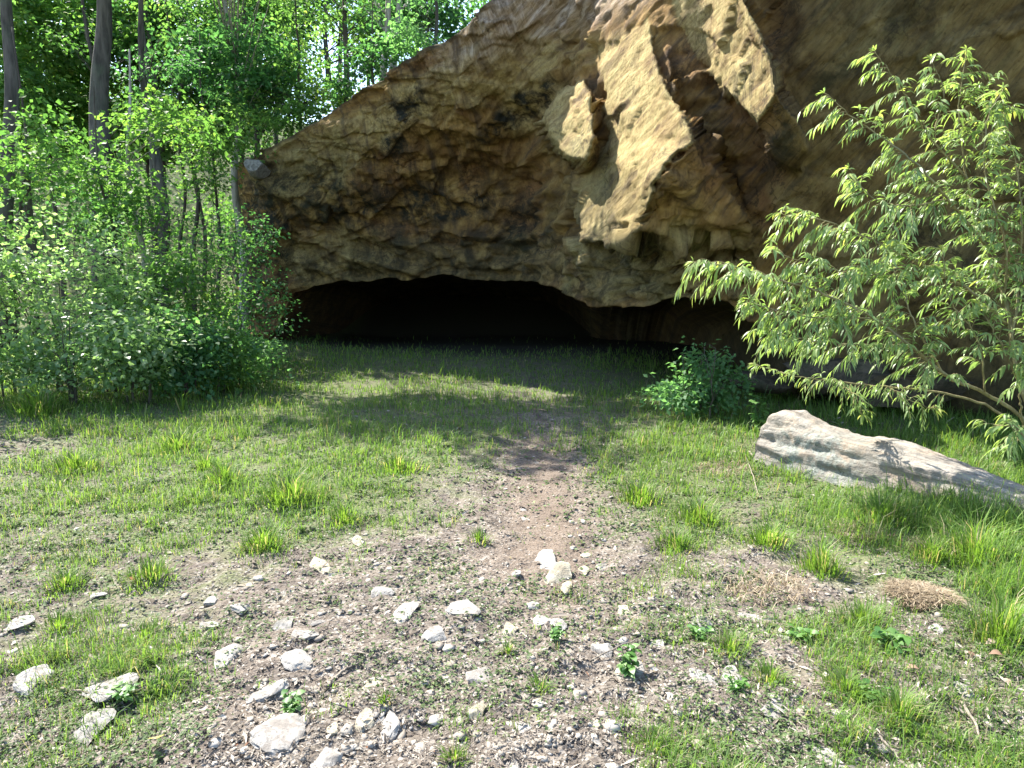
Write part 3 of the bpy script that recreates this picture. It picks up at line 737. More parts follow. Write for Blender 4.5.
def litter():
    g0, rng = scatter(150000, 22, py=(400, 830)); n = len(g0)
    cv = cover(g0[:, 0], g0[:, 1]); keep = rng.random(n) < np.clip(1.15 - .75 * cv, .12, 1) * (1 - .6 * trod(g0[:, 0], g0[:, 1])); g0 = g0[keep]; n = len(g0)
    acc = Acc(); az = rng.uniform(0, 2 * np.pi, n); tilt = rng.normal(0, .30, n)
    d = np.stack([np.cos(az), np.sin(az), tilt], -1); nr = unit(np.stack([rng.normal(0, .45, n), rng.normal(0, .45, n), np.ones(n)], -1))
    L = np.clip(rng.lognormal(-4.45, .55, n), .004, .06) * np.clip(g0[:, 1] / 4, .85, 2.0); W = L * rng.uniform(.12, .6, n)
    px_, _ = project(g0[:, 0], g0[:, 1], 0 * L); st_ = rng.random(n) < .08 + .25 * sstep(620, 800, px_); L = np.where(st_, L * 2.4, L); W = np.where(st_, W * .7, W)
    rnd = np.clip(rng.beta(1.6, 1.5, n) + .25 * st_, 0, .96); rnd = np.where(rng.random(n) < .004, 1, rnd)
    rleaves(acc, g0 + np.array([0, 0, 1]) * rng.uniform(0, .014, n)[:, None], d, nr, L, W, rnd)
    tag(acc.build('leaf_litter', M['litter']), 'dry leaf litter and wood chips strewn over bare soil', None, kind='stuff')
    g0, rng = scatter(60000, 23, py=(420, 830)); n = len(g0)
    V0, f0 = ico(1); keep = rng.random(n) < np.clip(1.0 - 1.0 * cover(g0[:, 0], g0[:, 1]), .05, 1) * (1 - .75 * trod(g0[:, 0], g0[:, 1])); g0 = g0[keep]; n = len(g0)
    r = np.clip(rng.lognormal(-5.6, .6, n), .0015, .02) * np.clip(g0[:, 1] / 4, .85, 1.8)
    B = V0[None] * (1 + rng.uniform(-.32, .32, (n, len(V0), 1))) * (np.stack([rng.uniform(.7, 1.4, n), rng.uniform(.7, 1.4, n), rng.uniform(.3, .6, n)], -1) * r[:, None])[:, None]
    V = (B + g0[:, None]).reshape(-1, 3); ff = (f0[None] + (np.arange(n) * len(V0))[:, None, None]).reshape(-1, 3)
    acc = Acc(); acc.add(V, [ff], np.repeat(np.clip(rng.beta(1.5, 1.8, n), 0, .94), len(V0)))
    tag(acc.build('gravel', M['litter']), 'fine gravel and clods of soil over the trodden ground', None, kind='stuff')
    g0, rng = scatter(9000, 26, py=(520, 830)); n = len(g0); keep = rng.random(n) < np.clip(.55 - .6 * cover(g0[:, 0], g0[:, 1]), .02, 1); g0 = g0[keep]; n = len(g0)
    V1, f1 = ico(1); r = np.clip(rng.lognormal(-4.6, .5, n), .004, .028)
    B = V1[None] * (1 + rng.uniform(-.35, .35, (n, len(V1), 1))) * (np.stack([rng.uniform(.7, 1.3, n), rng.uniform(.9, 1.7, n), rng.uniform(.2, .4, n)], -1) * r[:, None])[:, None]
    acc = Acc(); acc.add((B + g0[:, None]).reshape(-1, 3), [(f1[None] + (np.arange(n) * len(V1))[:, None, None]).reshape(-1, 3)], np.repeat(rng.uniform(.6, .96, n), len(V1)))
    tag(acc.build('stone_chip_gravel', M['litter']), 'small flat pale stone chips bedded in the soil', None, kind='stuff')
    g0, rng = scatter(110000, 24, py=(430, 830)); n = len(g0); q = np.stack([g0[:, 0], g0[:, 1], 0 * g0[:, 0]], -1)
    pt = fbm(q * 2.2, 3, 305); cv = cover(g0[:, 0], g0[:, 1]); keep = (rng.random(n) < np.clip(.18 + 1.3 * pt + .45 * cv, 0, 1) * (1 - .8 * trod(g0[:, 0], g0[:, 1]))) & boulder_clear(g0); g0 = g0[keep]; n = len(g0)
    az = rng.uniform(0, 2 * np.pi, n); d = np.stack([np.cos(az), np.sin(az), rng.uniform(-.1, .6, n)], -1)
    nr = unit(np.stack([rng.normal(0, .4, n), rng.normal(0, .4, n), np.ones(n)], -1)); L = rng.uniform(.010, .026, n) * np.clip(g0[:, 1] / 3.2, .9, 2.2)
    acc = Acc(); rleaves(acc, g0 + np.array([0, 0, 1]) * rng.uniform(.002, .02, n)[:, None], d, nr, L, L * rng.uniform(.45, .8, n), np.clip(rng.normal(.45, .25, n), 0, 1))
    tag(acc.build('ground_cover_leaves', M['cover']), 'tiny low leaves creeping over the soil between grass patches', None, kind='stuff')
litter()

TUFTS = [ # px,py base, width px, height px, label
 (265,548,52,34,'bright green tuft alone on bare soil left of the path'),
 (292,500,70,46,'tallest lime-green tuft with long upright blades left of the path'),
 (225,482,58,30,'wide green tuft left of the tall lime-green one'),
 (178,452,40,36,'green tuft at the edge of the tree shade'),
 (206,470,30,26,'small tuft just behind the wide one'),
 (150,578,60,26,'broad low tuft on the left bank'),
 (66,585,48,24,'low tuft near the left edge above the small white stone'),
 (60,628,56,22,'flat tuft left of the moss patch near the left edge'),
 (145,640,60,22,'mossy low tuft above the white stone with the weed'),
 (175,672,40,18,'small mossy tuft near the white wedge-shaped stone'),
 (75,470,60,30,'loose tuft on the left turf below the shrubs'),
 (40,415,56,40,'tall shaded tuft at the foot of the left shrubs'),
 (182,412,20,46,'single thin tall sprig standing in the shaded grass'),
 (345,520,44,26,'thin tuft at the left edge of the trodden path'),
 (400,470,60,26,'soft tuft on the left side of the path far back'),
 (478,540,30,18,'little tuft on the path edge with yellow tips'),
 (676,548,44,28,'yellow-green tuft right of the path'),
 (700,522,60,34,'dark green tuft behind the yellow-green one'),
 (640,500,60,30,'leafy tuft beside the upper path on its right'),
 (820,570,56,44,'bright yellow-green clump casting a dark shadow'),
 (768,545,50,36,'ragged tuft left of the bright yellow-green clump'),
 (880,520,70,44,'long grass clump in front of the boulder'),
 (975,560,80,70,'tall lush grass clump below the right end of the boulder'),
 (1000,640,70,76,'long arching grass clump at the right edge'),
 (930,560,50,34,'grass clump just above the straw mound'),
 (865,625,60,30,'vivid green clump left of the straw mound'),
 (900,715,70,36,'pale green clump below the dead leaves'),
 (845,690,50,28,'yellowish clump left of the pale green one'),
 (508,652,16,18,'tiny tuft in front of the cream stone'),
 (540,690,24,20,'tiny tuft beside the lower path'),
 (455,760,26,22,'tiny tuft at the bottom left of the path'),
 (385,700,24,14,'tiny tuft above the tan and white pair of stones'),
 (655,745,40,22,'short tuft right of the bottom of the path'),
 (730,650,50,26,'sprouting tuft between the straw and the stones'),
 (770,680,40,24,'thin tuft above the grey flat stone'),
]
for k, (px, py, w, h, lab) in enumerate(TUFTS):
    rng = R(500 + k); g0 = G(px, py); sc_ = math.hypot(g0[1], CAMZ) / F
    n = int(np.clip(w * h * .25, 60, 460)); thin = 'single thin' in lab
    if thin: n = 26; w = 9
    r = rng.random(n) ** .9 * rng.uniform(.6, 1.35, n); az = rng.uniform(0, 2 * np.pi, n)
    pos = np.stack([np.cos(az) * r * w * .45 * sc_, np.sin(az) * r * w * .45 * sc_, 0 * r], -1) + g0
    pos[:, 2] = gz(pos[:, 0], pos[:, 1]) - .006
    H = h * sc_ * rng.uniform(.18, 1.0, n) ** 1.2 * np.clip(1.05 - .5 * r, .3, 1); out = az + rng.normal(0, .6, n)
    acc = Acc(); blades(acc, pos, out, H, np.maximum(.004, .0013 * g0[1]) * rng.uniform(.7, 1.5, n), rng.uniform(.2, .7, n) + .6 * r, np.where(rng.random(n) < .12, 1, np.clip(rng.normal(.45, .25, n), 0, .9)))
    tag(acc.build('grass_tuft', M['tuft'], loc=g0), lab, 'grass tuft', 'grass tufts on the clearing')

# straw mound and dead leaves
g0 = G(922, 602); rng = R(91); n = 2600
a = rng.uniform(0, 2 * np.pi, n); r = np.sqrt(rng.random(n)); pos = np.stack([np.cos(a) * r * .17, np.sin(a) * r * .17, 0 * r], -1) + g0
pos[:, 2] = gz(pos[:, 0], pos[:, 1]) + .055 * (1 - r ** 2) * (1 + .3 * fbm(pos * 14, 2, 5))
acc = Acc(); blades(acc, pos, rng.uniform(0, 6.28, n), rng.uniform(.02, .05, n), rng.uniform(.003, .006, n), rng.uniform(1.2, 2.6, n), rng.random(n))
tag(acc.build('straw_mound', M['dead'], loc=g0), 'rounded mound of dead straw-coloured grass in the green grass', 'straw mound')
for k, (px, py, w, h, lab) in enumerate([(770, 590, 90, 60, 'flat patch of dead straw right of the path'), (930, 548, 60, 30, 'brown withered grass tussock below the boulder'), (720, 470, 60, 36, 'dry brown grass patch left of the boulder'), (860, 535, 60, 30, 'withered seed-grass patch in front of the boulder')]):
    g0 = G(px, py); rng = R(130 + k); sc_ = g0[1] / F; n = 300
    a = rng.uniform(0, 2 * np.pi, n); r = np.sqrt(rng.random(n)); pos = np.stack([np.cos(a) * r * w * .5 * sc_, np.sin(a) * r * w * .45 * sc_, 0 * r], -1) + g0; pos[:, 2] = gz(pos[:, 0], pos[:, 1])
    acc = Acc(); blades(acc, pos, rng.uniform(0, 6.28, n), rng.uniform(.03, .08, n), rng.uniform(.003, .007, n), rng.uniform(1.0, 2.4, n), rng.random(n))
    tag(acc.build('dead_grass_patch', M['dead'], loc=g0), lab, 'dead grass', 'dead grass patches')

def dead_leaf_mat():
    return leaf_mat('dead_leaf', [(0, (.15, .085, .055)), (.5, (.25, .165, .11)), (1, (.36, .28, .21))], trans=.15, rough=.7, spec=.2, tint=(1, .8, .6))
M['dead_leaf'] = dead_leaf_mat()
for k, (px, py, L, lab) in enumerate([(985, 648, .06, 'reddish curled dead leaf at the right edge'), (1003, 660, .065, 'brown dead leaf furthest to the right edge'), (972, 662, .05, 'small tan dead leaf below the reddish one'), (905, 672, .055, 'pinkish-tan dead leaf in grass left of the oval stone'), (893, 664, .04, 'small pale dead leaf touching the pinkish one'), (1012, 690, .05, 'dull brown dead leaf above the bottom right corner')]):
    g0 = G(px, py); rng = R(150 + k); acc = Acc(); az = rng.uniform(0, 6.28)
    d = np.array([[math.cos(az), math.sin(az), .25]]); leaves(acc, np.zeros((1, 3)), d, np.array([[.2, -.3, 1.]]), L, L * .55, np.array([rng.random()]), fold=.35, droop=.2)
    o = acc.build('dead_leaf', M['dead_leaf']); o.location = Vector((g0 + [0, 0, .02]).tolist())
    tag(o, lab, 'dead leaf', 'dead leaves near the right edge')
g0 = G(158, 746); acc = Acc(); leaves(acc, np.zeros((1, 3)), np.array([[.2, -.5, .35]]), np.array([[.1, -.3, 1.]]), .075, .055, np.array([1.0]), fold=.1)
o = acc.build('fallen_leaf', M['tuft']); o.location = Vector((g0 + [0, 0, .03]).tolist()); tag(o, 'single round yellow-green leaf on the soil at the bottom left', 'leaf')

# broadleaf weeds
for k, (px, py, w, h, lab) in enumerate([
    (290, 712, 34, 40, 'leafy weed with a pale green leaf between white stones'),
    (124, 700, 32, 26, 'grey-green weed leaning over the large white stone'),
    (628, 675, 34, 46, 'bushy green weed right of the bright upright stone'),
    (700, 640, 26, 24, 'small weed in straw beside the pale stone'),
    (890, 650, 44, 30, 'round-leaved green weed below the straw mound'),
    (800, 640, 30, 22, 'yellowish weed in the dead straw'),
    (555, 640, 22, 22, 'small weed below the split stone'),
    (870, 700, 36, 26, 'lime-leaved weed in the lower right grass'),
    (735, 690, 26, 24, 'weed sprouting at the chalky stone'),
    (948, 480, 40, 40, 'broad green seedling behind the right end of the boulder'),
    (760, 372, 34, 18, 'bright leafy sprig under the tip of the lowest willow branch')]):
    rng = R(700 + k); g0 = G(px, py) if k < 9 else (P(px, py, 5.9) if k == 9 else P(px, py, 8.2))
    if k >= 9: g0 = np.array([g0[0], g0[1], float(gz(g0[0], g0[1]))])
    sc_ = math.hypot(g0[1], CAMZ) / F; w *= .8; hh = h * .75 * sc_ if k < 9 else max(.15, CAMZ * 0 + P(px, py - 10, g0[1])[2] - g0[2])
    t = thing('weed', lab, 'weed', g0, 'broadleaf weeds')
    acc = Acc(); st = Acc(); nst = 8
    for s in range(nst):
        a = rng.uniform(0, 6.28); tip = np.array([math.cos(a) * w * sc_ * .42, math.sin(a) * w * sc_ * .42, hh * rng.uniform(.25, .75)])
        pth = smooth_path([np.zeros(3), tip * [.4, .4, .6], tip], 6); tube(st, pth, np.linspace(.004, .0015, 6), 5)
        m = 7; tt = rng.uniform(.12, 1, m); ps = np.stack([np.interp(tt, np.linspace(0, 1, 6), pth[:, c]) for c in range(3)], -1)
        aa = rng.uniform(0, 6.28, m); L = rng.uniform(.22, .42, m) * w * sc_
        leaves(acc, ps, np.stack([np.cos(aa), np.sin(aa), rng.uniform(-.1, .5, m)], -1), np.stack([rng.normal(0, .3, m), rng.normal(0, .3, m), np.ones(m)], -1), L, L * .6, np.clip(rng.normal(.5, .3, m), 0, 1), .15, .25)
    st.build('stem', M['weed'], t); acc.build('foliage', M['weed'], t)

# sticks
for k, (a, b, r, lab) in enumerate([((327, 689), (352, 667), .008, 'short grey stick lying between the leafy weed and the path'), ((962, 705), (985, 760), .007, 'bent stick beside the oval stone'), ((745, 455), (760, 500), .006, 'thin dry twig in the brown grass by the boulder'), ((590, 663), (640, 640), .004, 'thin twig near the bright upright stone'), ((870, 730), (905, 768), .006, 'bark-covered stick at the bottom right'), ((60, 692), (118, 712), .006, 'dark twig under the white stone with the weed')]):
    A, B = G(*a), G(*b); rng = R(170 + k); pth = smooth_path([A + [0, 0, .01], (A + B) / 2 + rng.normal(0, .012, 3) + [0, 0, .02], B + [0, 0, .008]], 14, .002, rng)
    acc = Acc(); tube(acc, pth, np.linspace(r, r * .55, 14), 7, k, .25); tag(acc.build('stick', M['twig'], loc=A, smooth=True), lab, 'stick', 'dead sticks on the ground')

# ------------------------------------------------------------------ foliage
def sprays(acc, ctr, rad, per, L, rng, flat=.14, rnd0=.45, face=None):
    """flattened leafy sprays: ctr (n,3) centres, rad (n,) radii"""
    n = len(ctr); nrm = unit(np.stack([rng.normal(0, .38, n), rng.normal(0, .38, n), np.ones(n)], -1))
    ia = np.repeat(np.arange(n), per); m = len(ia)
    a = rng.uniform(0, 2 * np.pi, m); r = np.sqrt(rng.random(m)) * rad[ia]
    e1 = unit(np.cross(nrm, np.array([0, 1., .01]))); e2 = np.cross(nrm, e1)
    rd = e1[ia] * np.cos(a)[:, None] + e2[ia] * np.sin(a)[:, None]
    pos = ctr[ia] + rd * r[:, None] + nrm[ia] * (rng.normal(0, flat, m) * rad[ia])[:, None]
    pos[:, 2] -= .25 * r ** 2 / np.maximum(rad[ia], .1)
    d = unit(rd + rng.normal(0, .55, (m, 3)) + np.array([0, 0, -.25])); nn = unit(nrm[ia] + rng.normal(0, .42, (m, 3)))
    ll = L * rng.uniform(.65, 1.3, m)
    tone = rng.normal(0, .16, n)
    rleaves(acc, pos, d, nn, ll, ll * rng.uniform(.55, .85, m), np.clip(rnd0 + tone[ia] + rng.normal(0, .18, m), 0, 1))

def make_tree(name, label, cat, base, height, r0, crowns, leafmat, bark, seed, L=.11, per=26, lean=(0, 0), group=None, limbs=9, nsp=1.15, stems=1):
    """crowns: list of (cx,cy,cz, rx,ry,rz, nsprays) in metres from the base"""
    rng = R(seed); t = thing(name, label, cat, base, group)
    tr = Acc(); cr = Acc(); paths = []
    for s in range(stems):
        off = np.array([0, 0, 0]) if s == 0 else np.array([rng.normal(0, .12), rng.normal(0, .12), 0])
        k = np.linspace(0, 1, 7)[:, None]; ln = np.array([lean[0], lean[1], 0]) + (rng.normal(0, .10, 3) * [1, 1, 0] if s else 0)
        pts = k * np.array([0, 0, height]) + k * height * ln + np.concatenate([np.zeros((1, 3)), rng.normal(0, .012 * height, (6, 3)) * [1, 1, .2]]) + off * (1 + k)
        pts[0, 2] -= .4; pth = smooth_path(pts, 34); paths.append(pth)
        kk = np.linspace(0, 1, 34); rad = r0 * (1 - .8 * kk) * (1 + .5 * np.exp(-kk * 18)) / (1 if s == 0 else 1.4)
        tube(tr, pth, rad, 14 if r0 > .1 else 7, seed, .10)
    for (cx, cy, cz, rx, ry, rz, ns) in crowns:
        ns = max(3, int(ns * nsp)); u = unit(rng.normal(0, 1, (ns, 3))) * (rng.random(ns) ** .42)[:, None]
        c = u * np.array([rx, ry, rz]) + np.array([cx, cy, cz])
        keep = (fbm((c + base) * .75, 2, seed % 97) > (-.14 if L < .16 else -.35)) | (name == 'bush'); c = c[keep]
        if len(c) == 0: continue
        sprays(cr, c, rng.uniform(.28, .62, len(c)) * min(1.0, max(rx, .5) / 1.1 + .25), per, L, rng, rnd0=rng.uniform(.38, .55))
        nl = min(limbs, len(c))
        for e in c[rng.choice(len(c), nl, replace=False)]:
            pth = paths[rng.integers(len(paths))]
            zb = np.clip(e[2] - .35 * np.hypot(e[0], e[1]) - .3, .25, height * .97); ib = int(np.argmin(abs(pth[:, 2] - zb))); s0 = pth[ib]
            mid = (s0 + e) / 2 + np.array([0, 0, .12 * np.linalg.norm(e - s0)]) + rng.normal(0, .08, 3)
            rl = max(.006, r0 * .22 * (1 - ib / 40)); tube(tr, smooth_path([s0, mid, e], 9, .012, rng), np.linspace(rl, rl * .3, 9), 5)
    tr.build('trunk', M[bark], t, smooth=True)
    if cr.n: cr.build('crown', M[leafmat], t)
    return t

def at(px, Yd): 
    x = (px - CX) / F * Yd * 1.0
    return np.array([x, Yd, float(gz(np.array(x), np.array(Yd)))])
def cloud(base, px, py, Yd, rpx, rpy, ns, depth=None):
    c = P(px, py, Yd) - base; k = Yd / F
    return (c[0], c[1], c[2], rpx * k, (depth or rpx * k * .9), rpy * k, ns)

exec_trees = []
def T(name, label, cat, px, Yd, height, r0, clouds, leafmat, bark, seed, **kw):
    b = at(px, Yd); make_tree(name, label, cat, b, height, r0, [cloud(b, *c) for c in clouds], leafmat, bark, seed, **kw)

# --- tall trees of the wood, left
T('tree', 'thick grey-barked tree trunk rising straight out of the top of the photo', 'tree', 101, 15.5, 10.8, .31, [(160, -130, 14.8, 90, 50, 80)], 'leaf_maple', 'bark_grey', 1001, limbs=6, L=.16, per=46, lean=(.072, 0))
T('tree', 'grey tree trunk cut by the left edge, left of the thick one', 'tree', 6, 14, 9.8, .20, [(-20, -90, 14, 110, 55, 70)], 'leaf_maple', 'bark_grey', 1002, limbs=6, lean=(.115, 0))
T('tree', 'slim dark tree between the edge trunk and the thick trunk', 'tree', 44, 24, 13, .17, [(44, 60, 24, 70, 60, 60), (44, -90, 24, 90, 70, 50)], 'leaf_maple', 'bark_dark', 1003, L=.13)
T('tree', 'slender dark leaning tree just right of the thick trunk', 'tree', 131, 19, 13, .085, [(118, 25, 19, 60, 50, 50), (140, 95, 18.5, 40, 34, 26)], 'leaf_light', 'bark_dark', 1004, lean=(-.06, 0))
T('tree', 'dark straight tree behind the bright maple leaves', 'tree', 171, 22, 12.5, .13, [(171, 10, 22, 70, 60, 60), (190, -80, 22, 80, 60, 40)], 'leaf_deep', 'bark_dark', 1005, L=.13)
T('tree', 'thin forked tree with leafy top right of the dark straight one', 'tree', 196, 20, 12, .075, [(200, 40, 20, 55, 50, 55), (215, 100, 19, 38, 30, 26)], 'leaf_maple', 'bark_dark', 1006, stems=2)
T('tree', 'pale-barked young tree standing in the shrubs below the bright leaves', 'tree', 148, 13.5, 6.0, .075, [(165, 120, 13.5, 55, 28, 30), (120, 160, 13, 40, 24, 14)], 'leaf_light', 'bark_pale', 1007, lean=(-.02, 0))
T('tree', 'grey trunk pair half hidden behind the pale-barked young tree', 'tree', 170, 16.5, 9, .16, [(180, 60, 16.5, 60, 40, 30)], 'leaf_deep', 'bark_grey', 1008, stems=2)
T('tree', 'pale weathered trunk beside the left end of the cliff', 'tree', 241, 19.5, 13, .13, [(235, -140, 15.8, 95, 50, 75), (300, -120, 15, 75, 40, 60), (200, -190, 13.4, 90, 40, 60), (240, 60, 19.5, 60, 40, 56), (262, 90, 19, 30, 30, 20)], 'leaf_deep', 'bark_pale', 1009, L=.16, per=46)
T('tree', 'deep green tree leaning over the left end of the cliff', 'tree', 262, 21.5, 12, .12, [(270, 40, 21, 60, 50, 60), (240, -30, 21, 80, 50, 40), (290, 85, 20.5, 34, 24, 16)], 'leaf_maple', 'bark_dark', 1010, L=.13)
T('tree', 'leafy maple crown filling the gap above the pale-barked tree', 'tree', 222, 17.5, 7.5, .06, [(222, 130, 17.5, 46, 34, 54), (200, 165, 17, 36, 24, 26)], 'leaf_maple', 'bark_dark', 1011)
T('tree', 'young maple with layered branches left of the thick trunk', 'tree', 40, 12.5, 6.0, .05, [(30, 135, 12.5, 52, 34, 34), (60, 175, 12.2, 40, 20, 14), (10, 170, 12, 40, 26, 14)], 'leaf_light', 'bark_dark', 1012)
T('tree', 'young maple with layered branches right of the thick trunk', 'tree', 118, 12.8, 5.2, .045, [(120, 190, 12.8, 50, 26, 26), (90, 215, 12.5, 40, 18, 12)], 'leaf_maple', 'bark_dark', 1013)
# --- second rank: crowns that fill the wood from the ground to the top of the photo
for k, (px, Yd, lab, cls, lm) in enumerate([
    (20, 21, 'tall leafy tree filling the upper left corner', [(20, 20, 21, 60, 60, 90), (10, 100, 20.5, 50, 40, 50)], 'leaf_maple'),
    (68, 23, 'airy yellow-green tree behind the thick trunk', [(68, 40, 23, 50, 60, 80), (75, 120, 22.5, 44, 34, 44)], 'leaf_light'),
    (115, 24, 'leafy tree just right of the thick trunk top', [(118, 30, 24, 46, 70, 90), (120, 115, 23.5, 40, 34, 44)], 'leaf_maple'),
    (158, 23, 'bright tree in the middle of the upper left wood', [(158, 40, 23, 46, 60, 80), (165, 125, 22.5, 40, 34, 44)], 'leaf_light'),
    (205, 25, 'teal-green tree left of the clifftop saplings', [(205, 30, 25, 50, 60, 90), (212, 110, 24.5, 40, 36, 50)], 'leaf_deep'),
    (250, 24, 'deep green leafy tree close behind the end of the cliff', [(250, 20, 24, 46, 60, 90), (238, 100, 23.5, 34, 40, 46)], 'leaf_maple'),
    (285, 28, 'leafy tree behind the sapling on the cliff rim', [(285, 10, 28, 40, 50, 70), (300, -20, 28, 50, 40, 50)], 'leaf_deep'),
    (430, 26, 'dense green tree above the cliff rim by its highest visible point', [(430, 0, 26, 60, 46, 90)], 'leaf_deep'),
    (375, 29, 'tree behind the slim pale trunk pair', [(370, 20, 29, 40, 50, 70)], 'leaf_maple')]):
    b = at(px, Yd)
    top_h = 12.5
    if px >= 285: b[2] += 7.0 if px > 300 else 5.0; top_h = 6.5            # these stand on the ground above the cave
    make_tree('tree', lab, 'tree', b, top_h, .08, [cloud(b, *c) for c in cls], lm, 'bark_dark', 1300 + k, L=.17, per=32, nsp=2.0, limbs=8)
# --- trees on top of the cliff
def top_base(px, Yd, z): p = P(px, 100, Yd); return np.array([p[0], Yd, z])
def TT(name, label, px, Yd, z, height, r0, clouds, leafmat, bark, seed, **kw):
    b = top_base(px, Yd, z); make_tree(name, label, 'tree', b, height, r0, [cloud(b, *c) for c in clouds], leafmat, bark, seed, **kw)
TT('tree', 'slim pale trunk on the clifftop, left of a matching pair', 383, 18, 7.3, 12, .075, [(375, -40, 18, 60, 40, 40), (360, 10, 18, 30, 24, 18)], 'leaf_deep', 'bark_pale', 1020, nsp=.9)
TT('tree', 'slim pale trunk on the clifftop, right of a matching pair', 392, 17.6, 7.3, 12, .07, [(420, -40, 17.6, 60, 40, 40)], 'leaf_deep', 'bark_pale', 1021, nsp=.9)
TT('tree', 'thin dark clifftop tree beside the patch of blue sky', 348, 18.5, 6.9, 9, .07, [(345, 10, 18.5, 34, 26, 22), (300, -10, 18.5, 40, 34, 36)], 'leaf_maple', 'bark_dark', 1022, nsp=.9)
TT('tree', 'bushy green sapling overhanging the cliff rim near the top', 435, 16.0, 7.4, 3.5, .04, [(440, 12, 16, 44, 28, 64), (410, 35, 16, 28, 16, 26), (470, 0, 15.6, 24, 18, 22)], 'leaf_bush', 'bark_dark', 1023, nsp=.9)
TT('tree', 'green sapling on the cliff rim above the bluish gap', 300, 19.0, 6.4, 5, .04, [(290, 70, 19, 40, 34, 46), (320, 92, 18.6, 26, 12, 20), (306, 112, 18.4, 22, 9, 22), (340, 92, 18.2, 22, 9, 20), (285, 124, 18.4, 20, 9, 18), (262, 105, 19, 30, 24, 26)], 'leaf_maple', 'bark_dark', 1024, nsp=.9)
TT('tree', 'low leafy sapling on the sloping rim below the pale trunk pair', 375, 17.0, 6.8, 2.4, .03, [(372, 58, 17, 28, 14, 26), (395, 45, 17, 20, 16, 18), (348, 84, 17.2, 18, 8, 12)], 'leaf_deep', 'bark_dark', 1025, nsp=.9)
TT('tree', 'yellow-green tree behind the clifftop saplings', 330, 27, 10, 11, .09, [(260, 0, 27, 60, 50, 50), (400, 10, 27, 50, 40, 40)], 'leaf_light', 'bark_dark', 1026, L=.14)

# --- shrubs along the left edge of the clearing
SH = [
 ('shrub', 'sunlit shrub at the left edge with pale shining leaves', 10, 10.0, [(5, 260, 10, 60, 60, 70), (-50, 300, 10, 60, 60, 40)], 'leaf_shrub'),
 ('shrub', 'shrub with bright layered leaves beside the left edge', 55, 10.6, [(50, 225, 10.6, 55, 40, 60), (60, 290, 10.4, 50, 40, 60)], 'leaf_light'),
 ('shrub', 'low pale-leaved shrub at the grass edge below the layered one', 70, 9.6, [(65, 330, 9.6, 55, 34, 60), (30, 345, 9.4, 40, 24, 30)], 'leaf_shrub'),
 ('shrub', 'bright shrub in the middle of the left thicket', 110, 10.8, [(112, 260, 10.8, 46, 44, 56), (100, 310, 10.4, 44, 34, 44)], 'leaf_shrub'),
 ('shrub', 'low sun-bleached shrub with glossy leaves right of the pale-leaved one', 130, 9.8, [(128, 335, 9.8, 50, 28, 56)], 'leaf_shrub'),
 ('shrub', 'mid green shrub around the pale trunk foot', 160, 11.6, [(165, 270, 11.6, 40, 40, 46), (155, 315, 11.2, 40, 34, 40)], 'leaf_maple'),
 ('shrub', 'dark green low shrub in the shade of the thicket', 185, 10.6, [(182, 335, 10.6, 36, 26, 44)], 'leaf_deep'),
 ('shrub', 'tall shrub with airy branches near the left end of the cliff', 215, 12.8, [(215, 225, 12.8, 40, 50, 56), (205, 290, 12.2, 36, 40, 40)], 'leaf_maple'),
 ('shrub', 'dark leafy shrub against the shadowed left end of the cliff', 250, 14.5, [(250, 250, 14.5, 28, 50, 44), (252, 310, 14, 34, 36, 44)], 'leaf_deep'),
 ('shrub', 'rightmost low shrub of the thicket spreading to the cave mouth', 236, 12.4, [(232, 335, 12.4, 38, 20, 36), (258, 345, 12, 20, 9, 12)], 'leaf_bush'),
 ('shrub', 'small shrub with dull leaves between the dark and the airy shrubs', 215, 11.4, [(215, 335, 11.4, 34, 24, 36)], 'leaf_maple'),
 ('shrub', 'shrub behind the thicket under the thick trunk', 90, 13.0, [(90, 215, 13, 46, 34, 40)], 'leaf_deep'),
 ('shrub', 'yellow-green shrub top lit above the middle of the thicket', 150, 12.6, [(150, 215, 12.6, 40, 30, 36)], 'leaf_light'),
 ('shrub', 'shaded shrub beyond the left edge of the clearing', -60, 9.0, [(-70, 240, 9, 70, 80, 60)], 'leaf_maple'),
]
for k, (nm, lab, px, Yd, cl_, lm) in enumerate(SH):
    b = at(px, Yd); top_ = max((CAMZ + (HZ - c[1]) / F * c[2]) - b[2] for c in cl_)
    make_tree(nm, lab, 'shrub', b, max(.6, top_ + .2), .02, [cloud(b, *c) for c in cl_] + [cloud(b, px, 352, Yd, 44, 16, 22), cloud(b, px, 372, Yd, 46, 9, 18)], lm, 'bark_dark', 1100 + k, L=.085, per=32, nsp=.95, stems=4, group='shrubs of the left thicket', limbs=8)
b = at(702, 9.3)
make_tree('bush', 'leafy green bush in the shade before the right side of the cave', 'bush', b, .9, .02, [cloud(b, 698, 390, 9.3, 26, 14, 30), cloud(b, 704, 360, 9.3, 13, 18, 14), cloud(b, 676, 392, 9.1, 14, 9, 9), cloud(b, 728, 378, 9.3, 9, 12, 6)], 'leaf_bush', 'bark_dark', 1200, L=.075, per=26, stems=4, nsp=1.35)

